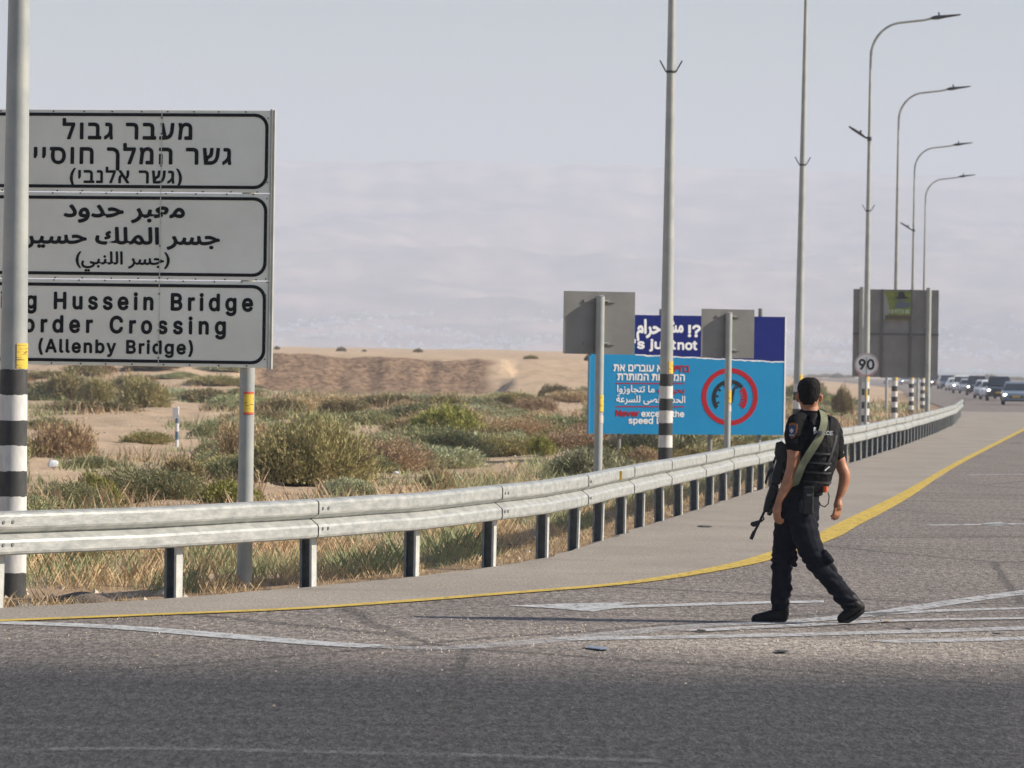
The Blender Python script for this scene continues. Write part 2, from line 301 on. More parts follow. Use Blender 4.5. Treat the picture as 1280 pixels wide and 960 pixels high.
# ------------------------------------------------------------------ lettering
GL = {"!":[196,[[[67,160],[63,509],[132,509],[128,160]],[[98,-4],[86,-3],[75,2],[66,9],[58,18],[54,29],[52,41],[54,53],[58,64],[66,73],[75,80],[86,85],[98,86],[110,85],[121,80],[130,73],[137,64],[142,53],[143,41],[142,29],[137,18],[130,9],[121,2],[110,-3]]]],"'":[206,[[[78,318],[70,509],[136,509],[128,318]]]],"(":[273,[[[89,207],[90,244],[94,284],[101,324],[109,363],[120,403],[132,441],[145,477],[160,510],[177,539],[236,539],[220,504],[204,466],[191,428],[179,390],[169,351],[161,313],[156,277],[152,240],[151,207],[152,176],[155,145],[160,115],[167,83],[177,50],[188,16],[202,-19],[218,-57],[236,-96],[177,-96],[150,-47],[128,4],[111,55],[99,105],[92,157]]]],")":[273,[[[37,-96],[56,-56],[72,-17],[86,18],[97,52],[106,85],[113,116],[118,147],[121,177],[122,207],[121,240],[117,277],[112,313],[104,351],[94,390],[82,428],[69,466],[54,504],[37,539],[97,539],[113,510],[128,477],[142,441],[154,403],[164,363],[173,323],[179,284],[183,244],[184,207],[182,156],[174,104],[161,53],[144,3],[122,-48],[97,-96]]]],",":[188,[[[38,-119],[68,71],[137,71],[84,-119]]]],"0":[453,[[[227,-7],[191,-3],[158,7],[130,24],[106,47],[85,78],[69,113],[57,154],[50,202],[48,254],[50,306],[57,354],[69,395],[85,430],[106,461],[130,484],[159,502],[191,512],[227,516],[262,512],[295,502],[323,484],[347,461],[368,430],[384,395],[396,354],[403,306],[405,254],[403,202],[396,154],[384,113],[368,78],[348,47],[323,24],[295,7],[262,-3]],[[227,50],[250,52],[272,60],[290,74],[306,92],[320,116],[330,144],[338,176],[342,213],[344,254],[342,295],[338,333],[330,365],[320,393],[306,417],[290,435],[272,449],[250,457],[227,460],[203,457],[182,449],[163,435],[147,417],[134,393],[123,365],[115,333],[111,295],[109,254],[111,213],[115,176],[123,144],[134,116],[147,92],[163,74],[182,60],[203,52]]]],"9":[453,[[[226,516],[256,513],[285,506],[310,494],[333,478],[352,458],[368,434],[379,408],[387,378],[389,347],[387,322],[382,296],[373,270],[359,241],[340,206],[315,168],[200,0],[130,0],[301,248],[307,248],[302,238],[295,229],[287,221],[278,214],[268,207],[257,202],[245,198],[231,195],[218,195],[189,197],[161,203],[137,214],[116,229],[97,247],[83,269],[72,294],[66,322],[64,352],[66,382],[73,411],[85,436],[100,459],[120,479],[143,494],[168,506],[196,513]],[[226,460],[208,459],[190,454],[174,446],[160,436],[148,422],[138,407],[131,390],[127,371],[125,352],[127,331],[131,312],[138,295],[148,281],[160,268],[174,257],[190,250],[208,245],[226,243],[245,245],[263,250],[279,257],[293,267],[305,280],[314,295],[322,312],[326,331],[327,350],[326,371],[322,390],[314,407],[305,422],[293,436],[279,446],[263,454],[245,459]]]],"?":[358,[[[132,152],[132,159],[133,187],[136,211],[141,230],[148,245],[157,258],[168,269],[180,279],[194,289],[209,298],[223,308],[236,321],[247,334],[255,349],[260,366],[262,384],[260,399],[257,413],[250,425],[242,436],[232,445],[220,452],[207,457],[193,461],[178,462],[164,461],[150,458],[137,453],[125,446],[115,437],[106,425],[99,412],[94,396],[92,378],[27,378],[30,406],[38,431],[49,452],[64,471],[82,487],[103,499],[126,508],[151,514],[178,516],[206,514],[232,508],[255,498],[275,486],[292,470],[306,451],[316,430],[322,406],[324,382],[322,356],[316,332],[306,311],[292,293],[275,275],[254,261],[241,252],[229,243],[219,235],[211,226],[204,216],[200,205],[196,193],[194,177],[194,158],[194,152]],[[164,-4],[152,-3],[141,2],[131,9],[124,18],[120,29],[118,41],[120,53],[124,64],[131,73],[141,80],[152,85],[164,86],[176,85],[187,80],[196,73],[203,64],[208,53],[209,41],[208,29],[203,18],[196,9],[187,2],[176,-3]]]],"A":[480,[[[16,0],[201,509],[276,509],[463,0],[395,0],[287,302],[280,322],[272,346],[264,372],[255,402],[244,438],[232,478],[245,478],[233,438],[222,401],[213,371],[204,345],[197,322],[191,302],[85,0]],[[110,142],[110,199],[370,199],[370,142]]]],"B":[456,[[[60,0],[60,509],[241,509],[274,507],[304,501],[329,491],[350,477],[368,461],[381,442],[390,421],[396,398],[398,374],[397,354],[393,335],[387,320],[378,307],[368,295],[356,286],[343,278],[329,272],[315,267],[315,262],[331,260],[347,254],[363,245],[378,234],[391,220],[402,203],[411,184],[416,161],[418,136],[416,112],[410,88],[400,67],[386,48],[367,31],[344,18],[317,8],[284,2],[247,0]],[[125,57],[245,57],[280,59],[309,67],[330,80],[344,96],[353,115],[355,137],[354,153],[350,169],[342,184],[333,197],[320,209],[306,218],[289,225],[269,229],[248,231],[125,231]],[[125,285],[238,285],[256,287],[273,290],[288,296],[302,304],[314,314],[323,326],[330,340],[335,356],[336,372],[333,393],[325,413],[313,429],[294,441],[270,449],[240,452],[125,452]]]],"C":[510,[[[267,-7],[225,-3],[186,7],[150,25],[119,49],[91,80],[70,115],[53,156],[43,203],[40,254],[43,305],[53,352],[70,393],[91,429],[119,460],[150,484],[186,501],[225,512],[267,516],[292,514],[317,510],[340,504],[362,496],[383,484],[402,471],[419,456],[435,438],[448,418],[459,397],[467,373],[473,348],[408,348],[404,365],[397,381],[389,395],[380,407],[369,419],[357,428],[344,437],[330,444],[315,449],[300,453],[284,455],[267,456],[238,453],[209,445],[184,432],[161,414],[141,391],[125,364],[113,332],[106,295],[103,254],[106,214],[113,176],[125,145],[141,117],[161,94],[184,76],[209,63],[238,55],[267,53],[284,54],[300,56],[315,60],[330,65],[344,72],[357,81],[369,90],[380,102],[389,114],[397,128],[404,144],[408,160],[473,160],[467,136],[459,112],[448,91],[435,71],[419,53],[402,38],[383,25],[362,13],[341,5],[317,-2],[293,-6]]]],"E":[419,[[[60,0],[60,509],[372,509],[372,452],[125,452],[125,286],[355,286],[355,229],[125,229],[125,57],[375,57],[375,0]]]],"H":[517,[[[60,0],[60,509],[125,509],[125,289],[392,289],[392,509],[457,509],[457,0],[392,0],[392,232],[125,232],[125,0]]]],"I":[300,[[[31,0],[31,57],[118,57],[118,452],[31,452],[31,509],[269,509],[269,452],[183,452],[183,57],[269,57],[269,0]]]],"K":[467,[[[104,145],[104,216],[116,231],[128,247],[139,261],[151,275],[163,290],[174,303],[187,317],[199,331],[212,344],[364,509],[448,509],[231,276],[228,276]],[[60,0],[60,509],[125,509],[125,334],[124,225],[125,193],[125,0]],[[372,0],[188,259],[228,309],[449,0]]]],"L":[393,[[[60,0],[60,509],[125,509],[125,57],[361,57],[361,0]]]],"N":[523,[[[60,0],[60,509],[136,509],[343,183],[349,174],[356,163],[363,151],[371,137],[379,122],[388,107],[396,90],[405,73],[414,55],[405,54],[403,72],[402,91],[401,108],[400,125],[399,142],[399,157],[399,195],[399,509],[463,509],[463,0],[387,0],[202,290],[177,331],[169,346],[159,363],[148,381],[108,452],[119,454],[122,384],[124,328],[125,291],[125,0]]]],"O":[533,[[[267,-7],[225,-3],[186,7],[150,25],[119,49],[92,80],[70,115],[54,156],[44,203],[40,254],[44,305],[54,352],[70,393],[92,429],[119,460],[150,484],[186,501],[225,512],[267,516],[309,512],[348,501],[384,484],[415,460],[442,429],[464,393],[480,352],[490,305],[493,254],[490,203],[480,156],[464,115],[442,80],[415,49],[384,25],[348,7],[309,-3]],[[267,53],[296,55],[324,63],[349,76],[372,94],[392,117],[408,144],[420,176],[428,213],[430,254],[428,295],[420,333],[408,365],[392,392],[372,415],[349,433],[324,445],[296,453],[267,456],[238,453],[210,445],[184,433],[161,415],[141,392],[125,364],[113,332],[106,295],[103,254],[106,213],[113,176],[125,144],[141,117],[161,94],[184,76],[210,63],[238,55]]]],"P":[445,[[[60,0],[60,509],[235,509],[272,506],[305,499],[332,487],[356,472],[375,452],[390,430],[400,405],[407,377],[409,348],[407,319],[400,291],[390,265],[375,243],[356,223],[332,207],[305,195],[272,188],[235,186],[109,186],[109,242],[233,242],[257,244],[279,249],[297,256],[312,266],[324,279],[333,294],[339,310],[343,328],[344,348],[343,367],[339,385],[333,402],[324,416],[312,429],[297,439],[279,446],[257,451],[232,452],[125,452],[125,0]]]],"b":[424,[[[229,-8],[208,-7],[188,-3],[172,4],[159,12],[147,21],[138,31],[130,41],[123,50],[118,59],[112,59],[112,0],[53,0],[53,509],[114,509],[114,319],[118,319],[123,327],[130,336],[137,346],[146,355],[158,365],[171,373],[187,379],[207,383],[229,384],[259,382],[288,374],[313,361],[335,343],[355,319],[370,293],[381,262],[388,227],[390,189],[388,151],[381,115],[370,84],[355,57],[335,34],[313,16],[288,3],[260,-6]],[[220,47],[242,49],[262,55],[279,66],[294,79],[306,97],[316,117],[323,139],[327,164],[328,189],[327,215],[323,239],[316,261],[307,281],[294,298],[280,311],[263,322],[242,328],[220,330],[198,328],[178,322],[161,312],[147,299],[134,282],[125,263],[118,241],[114,216],[113,189],[114,163],[118,137],[125,115],[135,95],[147,78],[162,65],[179,55],[199,49]]]],"c":[396,[[[207,-8],[175,-6],[144,3],[117,16],[93,35],[72,58],[56,85],[44,116],[37,150],[34,187],[37,225],[44,260],[56,291],[72,318],[93,341],[117,360],[144,373],[175,382],[207,384],[225,384],[243,381],[260,377],[276,372],[291,364],[305,356],[318,346],[330,335],[340,322],[349,308],[356,293],[362,277],[303,262],[300,271],[295,281],[290,289],[284,297],[277,304],[270,311],[261,316],[252,321],[242,325],[231,328],[219,329],[207,330],[184,328],[163,321],[145,310],[130,296],[118,278],[108,258],[102,236],[98,212],[96,187],[98,163],[102,139],[108,117],[118,98],[130,80],[145,66],[163,55],[184,49],[207,46],[220,47],[232,49],[243,52],[253,55],[262,60],[271,66],[278,73],[286,80],[292,89],[297,98],[301,107],[304,117],[363,102],[357,86],[350,70],[341,56],[331,43],[319,32],[306,21],[292,13],[277,5],[261,-1],[244,-5],[226,-7]]]],"d":[424,[[[195,-8],[165,-6],[137,3],[111,16],[89,34],[70,57],[55,84],[43,115],[36,151],[34,189],[36,227],[43,262],[55,293],[70,319],[90,343],[112,361],[137,374],[166,382],[196,384],[218,383],[237,379],[253,373],[266,365],[278,355],[287,346],[295,336],[301,327],[306,319],[311,319],[311,509],[372,509],[372,0],[313,0],[313,59],[307,59],[301,50],[295,41],[287,31],[278,21],[266,12],[252,4],[236,-3],[217,-7]],[[205,47],[226,49],[246,55],[263,65],[278,78],[290,95],[299,115],[306,137],[310,163],[312,189],[310,216],[306,241],[300,263],[290,282],[278,299],[263,312],[246,322],[226,328],[205,330],[182,328],[162,322],[145,311],[130,298],[118,281],[108,261],[102,239],[98,215],[96,189],[98,164],[102,139],[109,117],[118,97],[130,79],[145,66],[162,55],[182,49]]]],"e":[404,[[[212,-8],[177,-6],[145,3],[117,16],[93,35],[72,58],[56,85],[44,115],[36,150],[34,187],[36,224],[44,259],[55,290],[71,317],[91,341],[115,359],[142,373],[173,382],[205,384],[226,383],[246,380],[266,374],[285,366],[303,355],[319,341],[334,324],[347,304],[357,282],[365,256],[370,226],[371,194],[371,169],[75,169],[75,221],[338,221],[310,202],[308,226],[304,249],[298,269],[289,286],[277,302],[263,314],[246,323],[227,328],[205,330],[184,328],[164,323],[146,313],[131,301],[119,286],[109,270],[102,251],[97,231],[96,211],[96,178],[98,151],[102,127],[110,106],[121,88],[135,73],[151,61],[169,53],[190,48],[212,46],[227,47],[241,49],[254,53],[265,58],[276,65],[285,73],[294,82],[300,93],[306,105],[365,91],[358,72],[348,55],[335,39],[320,26],[302,14],[283,4],[261,-3],[237,-7]]]],"g":[425,[[[207,-151],[180,-149],[156,-146],[134,-140],[114,-132],[97,-122],[82,-110],[70,-97],[59,-84],[51,-69],[101,-41],[107,-49],[114,-57],[122,-66],[131,-74],[142,-82],[154,-88],[169,-93],[187,-96],[207,-97],[235,-95],[261,-87],[282,-75],[298,-58],[308,-34],[311,-6],[311,68],[306,68],[301,60],[294,51],[287,41],[277,32],[266,23],[252,16],[236,10],[217,6],[195,5],[166,7],[138,15],[113,27],[90,43],[71,65],[55,90],[44,120],[36,154],[34,191],[36,228],[43,263],[55,293],[70,320],[90,343],[112,361],[138,374],[166,382],[196,384],[218,383],[237,379],[253,373],[267,365],[279,356],[288,346],[296,336],[302,327],[308,319],[313,319],[313,379],[372,379],[372,-9],[370,-40],[363,-67],[350,-90],[334,-109],[314,-124],[291,-136],[265,-144],[236,-149]],[[205,59],[227,61],[247,66],[264,75],[278,87],[290,103],[300,121],[307,142],[311,166],[312,193],[311,218],[307,243],[300,264],[291,283],[278,299],[264,312],[247,322],[227,328],[205,330],[183,328],[162,322],[145,312],[130,298],[118,281],[109,262],[102,241],[98,217],[96,193],[98,167],[102,143],[109,123],[118,104],[131,88],[145,76],[163,67],[183,61]]]],"h":[410,[[[114,227],[114,0],[53,0],[53,509],[114,509],[114,287],[102,287],[116,319],[132,344],[152,362],[175,374],[200,382],[227,384],[252,383],[275,377],[295,369],[313,356],[329,340],[341,321],[350,298],[355,271],[357,240],[357,0],[296,0],[296,235],[293,262],[286,286],[273,304],[256,318],[234,326],[210,329],[193,328],[176,324],[161,317],[147,308],[136,297],[126,283],[119,266],[115,247]]]],"i":[167,[[[53,0],[53,379],[114,379],[114,0]],[[84,443],[73,444],[63,448],[54,455],[47,463],[43,473],[41,483],[43,494],[47,504],[54,512],[63,518],[73,522],[84,524],[95,522],[105,518],[114,512],[121,504],[125,494],[126,483],[125,473],[121,463],[114,455],[105,448],[95,444]]]],"j":[167,[[[53,379],[114,379],[114,-30],[113,-52],[108,-72],[102,-90],[92,-106],[80,-119],[65,-129],[47,-137],[27,-141],[4,-143],[-10,-143],[-10,-87],[2,-87],[18,-85],[31,-80],[40,-72],[47,-61],[51,-46],[53,-29]],[[83,443],[72,444],[62,448],[53,455],[47,463],[42,473],[41,483],[42,494],[47,504],[53,512],[62,518],[72,522],[83,524],[94,522],[105,518],[114,512],[120,504],[125,494],[126,483],[125,473],[120,463],[114,455],[105,448],[94,444]]]],"l":[189,[[[139,-2],[113,0],[90,8],[74,20],[62,37],[55,59],[53,84],[53,509],[114,509],[114,99],[114,83],[117,71],[120,62],[126,57],[135,53],[146,52],[160,53],[170,54],[181,3],[162,-1],[154,-2],[147,-2]]]],"m":[610,[[[53,0],[53,379],[112,379],[112,295],[108,295],[114,314],[122,331],[132,346],[144,358],[158,368],[172,376],[187,382],[203,385],[219,386],[245,383],[268,375],[287,361],[303,342],[314,320],[321,295],[312,295],[318,312],[327,329],[337,343],[350,356],[365,366],[381,375],[398,381],[417,385],[437,386],[458,385],[478,380],[497,372],[514,361],[529,346],[541,328],[550,308],[555,283],[557,255],[557,0],[496,0],[496,254],[493,278],[485,298],[473,313],[456,323],[438,329],[419,330],[402,329],[387,326],[374,320],[363,312],[353,302],[345,290],[340,277],[336,263],[335,247],[335,0],[274,0],[274,260],[272,279],[265,297],[253,311],[238,322],[220,328],[199,330],[185,329],[171,326],[158,320],[145,312],[135,302],[126,289],[119,275],[115,257],[114,238],[114,0]]]],"n":[410,[[[114,227],[114,0],[53,0],[53,379],[112,379],[112,287],[102,287],[116,319],[132,344],[152,362],[175,374],[200,382],[227,384],[252,383],[275,377],[295,369],[313,356],[328,340],[341,321],[350,298],[355,271],[357,240],[357,0],[296,0],[296,235],[293,262],[286,286],[273,304],[256,318],[234,326],[210,329],[193,328],[176,324],[161,317],[147,308],[136,297],[126,283],[119,266],[115,247]]]],"o":[415,[[[207,-8],[175,-6],[144,3],[117,16],[93,35],[72,58],[56,85],[44,116],[37,150],[34,187],[37,225],[44,260],[56,291],[72,318],[93,341],[117,360],[144,373],[175,382],[207,384],[240,382],[271,373],[299,360],[322,341],[343,318],[359,291],[371,260],[379,225],[381,187],[379,150],[371,116],[359,85],[343,58],[322,35],[299,16],[271,3],[240,-6]],[[207,46],[231,49],[252,55],[270,66],[285,80],[298,98],[307,117],[314,139],[318,163],[319,187],[318,212],[314,236],[307,258],[298,278],[285,296],[270,310],[252,321],[231,328],[207,330],[184,328],[163,321],[145,310],[130,296],[118,278],[108,258],[102,236],[98,212],[96,187],[98,163],[102,139],[108,117],[118,98],[130,80],[145,66],[163,55],[184,49]]]],"p":[424,[[[53,-143],[53,379],[112,379],[112,319],[118,319],[123,327],[130,336],[137,346],[146,355],[158,365],[171,373],[187,379],[207,383],[229,384],[259,382],[288,374],[313,361],[335,343],[355,319],[370,293],[381,262],[388,227],[390,189],[388,151],[381,115],[370,84],[355,57],[335,34],[313,16],[288,3],[260,-6],[229,-8],[208,-7],[189,-3],[173,4],[159,12],[147,21],[138,31],[130,41],[123,50],[118,59],[114,59],[114,-143]],[[220,47],[242,49],[262,55],[279,66],[294,79],[306,97],[316,117],[323,139],[327,164],[328,189],[327,215],[323,239],[316,261],[307,281],[294,298],[280,311],[263,322],[242,328],[220,330],[198,328],[178,322],[161,312],[147,299],[134,282],[125,263],[118,241],[114,216],[113,189],[114,163],[118,137],[125,115],[135,95],[147,78],[162,65],[179,55],[199,49]]]],"r":[259,[[[53,0],[53,379],[112,379],[112,321],[115,321],[124,339],[137,354],[152,367],[171,377],[191,383],[213,385],[229,384],[243,384],[243,322],[230,324],[223,325],[215,326],[207,326],[190,325],[174,321],[159,315],[146,306],[135,296],[126,284],[119,270],[115,254],[114,237],[114,0]]]],"s":[365,[[[182,-8],[157,-7],[133,-3],[112,3],[93,12],[76,24],[62,38],[50,54],[41,73],[36,94],[94,107],[101,88],[111,72],[124,60],[140,52],[160,47],[181,45],[206,47],[227,53],[244,62],[257,74],[265,88],[268,103],[266,115],[262,126],[254,136],[243,144],[229,150],[212,155],[149,170],[118,180],[92,193],[72,208],[58,227],[50,249],[47,274],[49,295],[55,314],[65,332],[79,347],[96,360],[115,370],[137,378],[161,383],[187,384],[212,383],[234,379],[254,372],[271,364],[286,352],[299,339],[309,324],[318,308],[324,290],[268,277],[262,291],[254,304],[243,316],[228,325],[210,331],[187,333],[166,331],[147,325],[131,317],[119,306],[111,292],[109,277],[110,264],[115,253],[124,243],[136,235],[152,228],[172,223],[229,209],[261,200],[287,187],[306,171],[320,153],[328,131],[331,107],[329,85],[323,65],[312,47],[298,31],[280,17],[260,6],[236,-2],[210,-7]]]],"t":[227,[[[204,379],[204,327],[6,327],[6,379]],[[65,471],[126,471],[126,98],[127,83],[131,70],[136,61],[144,55],[156,51],[170,50],[185,51],[202,54],[213,2],[207,0],[199,-2],[192,-3],[184,-3],[176,-4],[168,-4],[138,-1],[112,7],[92,21],[77,40],[68,65],[65,93]]]],"u":[410,[[[182,-5],[158,-3],[135,2],[115,11],[97,23],[81,39],[69,59],[60,82],[54,109],[53,139],[53,379],[114,379],[114,144],[116,117],[124,93],[137,75],[154,61],[176,53],[200,50],[217,51],[234,55],[249,62],[262,71],[274,83],[283,97],[290,113],[295,132],[296,153],[296,379],[357,379],[357,0],[298,0],[298,92],[307,92],[294,60],[277,35],[257,17],[235,5],[209,-3]]]],"v":[389,[[[163,0],[17,379],[84,379],[165,155],[173,132],[181,109],[187,87],[193,65],[199,42],[206,21],[184,21],[190,42],[197,65],[203,87],[209,109],[216,132],[224,155],[305,379],[371,379],[226,0]]]],"x":[379,[[[21,0],[171,218],[171,171],[29,379],[100,379],[147,306],[159,288],[170,270],[179,253],[188,237],[198,221],[207,206],[175,206],[185,221],[194,237],[202,253],[211,270],[222,288],[233,306],[282,379],[352,379],[209,169],[209,214],[358,0],[287,0],[231,85],[220,103],[209,120],[200,136],[191,152],[182,167],[173,182],[205,182],[195,167],[187,152],[178,136],[170,120],[159,103],[148,85],[91,0]]]],"y":[389,[[[47,-139],[61,-86],[71,-87],[83,-89],[94,-90],[104,-89],[113,-86],[122,-81],[130,-74],[138,-64],[145,-51],[151,-36],[163,-1],[17,379],[84,379],[165,155],[173,132],[180,109],[187,87],[193,65],[199,42],[206,21],[184,21],[190,42],[196,65],[202,87],[209,109],[216,132],[224,155],[305,379],[371,379],[204,-58],[196,-77],[187,-93],[177,-107],[165,-119],[153,-128],[139,-136],[125,-141],[108,-144],[91,-145],[82,-145],[73,-144],[65,-143],[58,-142],[52,-140]]]]}
AR = {'ا': ('\ufe8d', '\ufe8e', '', ''), 'ب': ('\ufe8f', '\ufe90', '\ufe91', '\ufe92'), 'ة': ('\ufe93', '\ufe94', '', ''), 'ت': ('\ufe95', '\ufe96', '\ufe97', '\ufe98'),
      'ج': ('\ufe9d', '\ufe9e', '\ufe9f', '\ufea0'), 'ح': ('\ufea1', '\ufea2', '\ufea3', '\ufea4'), 'د': ('\ufea9', '\ufeaa', '', ''), 'ر': ('\ufead', '\ufeae', '', ''),
      'ز': ('\ufeaf', '\ufeb0', '', ''), 'س': ('\ufeb1', '\ufeb2', '\ufeb3', '\ufeb4'), 'ش': ('\ufeb5', '\ufeb6', '\ufeb7', '\ufeb8'), 'ص': ('\ufeb9', '\ufeba', '\ufebb', '\ufebc'),
      'ع': ('\ufec9', '\ufeca', '\ufecb', '\ufecc'), 'ق': ('\ufed5', '\ufed6', '\ufed7', '\ufed8'), 'ك': ('\ufed9', '\ufeda', '\ufedb', '\ufedc'), 'ل': ('\ufedd', '\ufede', '\ufedf', '\ufee0'),
      'م': ('\ufee1', '\ufee2', '\ufee3', '\ufee4'), 'ن': ('\ufee5', '\ufee6', '\ufee7', '\ufee8'), 'و': ('\ufeed', '\ufeee', '', ''), 'ى': ('\ufeef', '\ufef0', '', ''),
      'ي': ('\ufef1', '\ufef2', '\ufef3', '\ufef4')}


def shape_arabic(s):
    out = []
    for i, ch in enumerate(s):
        if ch not in AR:
            out.append(ch)
            continue
        prev = i > 0 and s[i - 1] in AR and AR[s[i - 1]][2] != ''
        nxt = AR[ch][2] != '' and i + 1 < len(s) and s[i + 1] in AR
        out.append(AR[ch][(3 if nxt else 1) if prev else (2 if nxt else 0)])
    return ''.join(out)


def visual(s):
    s = shape_arabic(s)[::-1]
    return s.translate(str.maketrans('()', ')('))


def curve_mesh(cu):
    o = bpy.data.objects.new('tmp', cu)
    C.objects.link(o)
    dg = bpy.context.evaluated_depsgraph_get()
    dg.update()
    me = bpy.data.meshes.new_from_object(o.evaluated_get(dg))
    bpy.data.objects.remove(o)
    bpy.data.curves.remove(cu)
    return me


def lettering(s, parent, x0, x1, z0, h, m, y=-.004, bold=.0, space=1.0, rtl=False, slant=0, href=None, gap=.42):
    """a line of writing in the x,z plane facing -y, fitted between x0 and x1; z0 = baseline, h = height of a capital"""
    if rtl:
        cu = bpy.data.curves.new('lettering', 'FONT')
        cu.body = visual(s)
        cu.space_character = space
        ref = href or .64
    else:
        cu = bpy.data.curves.new('lettering', 'CURVE')
        cu.dimensions = '2D'
        cu.fill_mode = 'BOTH'
        x = 0
        for ch in s:
            if ch == ' ':
                x += 230 + 140 * (space - 1) * 3
                continue
            adv, sps = GL[ch]
            for sp in sps:
                q = cu.splines.new('POLY')
                q.points.add(len(sp) - 1)
                for k, (a, b) in enumerate(sp):
                    q.points[k].co = ((a + x) / 1000, b / 1000, 0, 1)
                q.use_cyclic_u = True
            x += adv + 140 * (space - 1) * 3
        ref = href or .509
    cu.extrude = .0
    me = curve_mesh(cu)
    xs = [v.co.x for v in me.vertices]
    a, b = min(xs), max(xs)
    k = (x1 - x0) / (b - a)
    for v in me.vertices:
        xx, zz = v.co.x, v.co.y
        v.co = (x0 + (xx - a) * k + slant * zz * h / ref, 0, z0 + zz * h / ref)
    # heavier strokes: the same outline laid a few times, each a hair's breadth aside
    kz = h / ref
    bb = bold * kz
    base_v = [v.co.copy() for v in me.vertices]
    base_f = [list(p.vertices) for p in me.polygons]
    flip = me.polygons[0].normal.y > 0 if me.polygons else False
    if flip:
        base_f = [f_[::-1] for f_ in base_f]
    offs = [(0, 0), (-bb, 0), (bb, 0), (0, -bb), (0, bb), (-.7 * bb, .7 * bb), (.7 * bb, .7 * bb), (-.7 * bb, -.7 * bb), (.7 * bb, -.7 * bb)] if bold else [(0, 0)]
    bpy.data.meshes.remove(me)
    # one object for each word
    rng = sorted((min(base_v[q].x for q in f_), max(base_v[q].x for q in f_), i) for i, f_ in enumerate(base_f))
    words, right = [], None
    for lo, hi, i in rng:
        if right is None or lo - right > gap * h:
            words.append([])
            right = hi
        words[-1].append(i)
        right = max(right, hi)
    o = None
    for wd in words:
        ids = sorted({q for i in wd for q in base_f[i]})
        ren = {q: k_ for k_, q in enumerate(ids)}
        vs, fs = [], []
        for i, (ox, oz) in enumerate(offs):
            n = len(vs)
            vs += [(base_v[q].x + ox, base_v[q].y - i * .00012, base_v[q].z + oz) for q in ids]
            fs += [[ren[q] + n for q in base_f[j]] for j in wd]
        me2 = bpy.data.meshes.new('lettering')
        me2.from_pydata(vs, [], fs)
        me2.materials.append(m)
        o = link('lettering', me2, parent, (0, y, 0))
    return o

# ------------------------------------------------------------------ the lie of the land
RAIL = [(14, -30), (17, -20), (20.5, -14), (24, -9.5), (27.5, -6.6), (30.6, -4.7), (32.1, -3.6), (33.6, -2.62), (35.78, -1.58), (37.82, -.79), (39.86, -.15), (42.0, .35), (44.2, .66),
        (46.4, .95), (48.5, 1.24), (50.6, 1.49), (55, 2.12), (61.06, 2.93), (75, 4.86), (89.38, 6.95), (112.2, 10.05), (135, 13.0), (157.2, 15.75),
        (191.4, 19.5), (230, 22.8), (267, 25.6), (350, 31.5), (450, 40), (550, 48), (700, 56), (900, 66), (1400, 88)]
YEL = [(14, -30), (20, -13), (25, -7.6), (28, -5.5), (30.32, -3.5), (31.37, -2.49), (32.61, -1.4), (35.1, .02), (36.95, .97), (39.37, 1.74), (42.62, 2.51), (48.01, 3.43), (52.17, 4.01), (64.82, 5.8),
       (77, 7.55), (90.26, 9.25), (112, 12.3), (146.66, 17.0), (191, 22.9), (267, 32.3), (350, 42.0), (450, 53.5), (550, 65), (700, 82), (900, 104), (1400, 160)]


def rx(y):
    return interp(RAIL, y)


def yx(y):
    return interp(YEL, y)


def terr(x, y):
    """height of the ground sheet"""
    s = rx(y) - x if y > 14 else -50
    right = x - (max(40, yx(y) + 13) if y < 30 else yx(y) + 13)
    z = -.03
    if s > 0:
        a = sm(.3, 5, s)
        z += a * (.11 * fb(x * .35, y * .2, 3) + .03 * fb(x * 1.4, y * .9, 6) + .22 * fb(x * .06, y * .035, 9) * sm(4, 16, s) + .03)
    elif right > 0:
        z += sm(0, 8, right) * (.1 + .4 * fb(x * .05, y * .03, 5))
    if y > 200:
        calm = 1 - sm(585, 640, x / y * 5500 + 640)
        # the raised sandy plateau, ending to the right
        u = x / y * 5500 + 640 + (0 if y > 260 else 0)
        edge = 1 - sm(720, 1010, u)
        steep = sm(293, 303, y + calm * (1.4 * fb(x * .22, 2) + 1.0 * fb(x * 1.1, 5))) if 290 < u < 900 else 0
        gentle = sm(235, 330, y)
        k = sm(296, 325, u) * (1 - sm(600, 725, u))
        st = gentle * (1 - k) + steep * k
        if u > 640:
            st = sm(268, 330, y)
        top = 2.3 + (y - 300) * .0052
        if y > 900:
            top = 5.4 - (y - 900) * .02
        top = max(top, 0)
        z += edge * st * (top + .35 * fb(x * .03, y * .012, 2) * sm(240, 300, y) * (1 - sm(340, 500, y) * .8) + .32 * calm * k * math.sin(math.pi * min(1, max(0, steep))) * fb(x * 1.3, y * .9, 7) + .22 * k * steep * (1 - sm(302, 318, y)) * fb(x * .6, y * .5, 9))
        # low sandy rises left, beyond the scrub
        if u < 420 and y < 290:
            z += .45 * sm(235, 262, y) * (1 - sm(300, 420, u)) * (fb(x * .05, y * .03, 21) + .3)
    if y > 4200:
        z += (y - 4200) * .006
    return z


def ground_z(x, y):
    return terr(x, y)


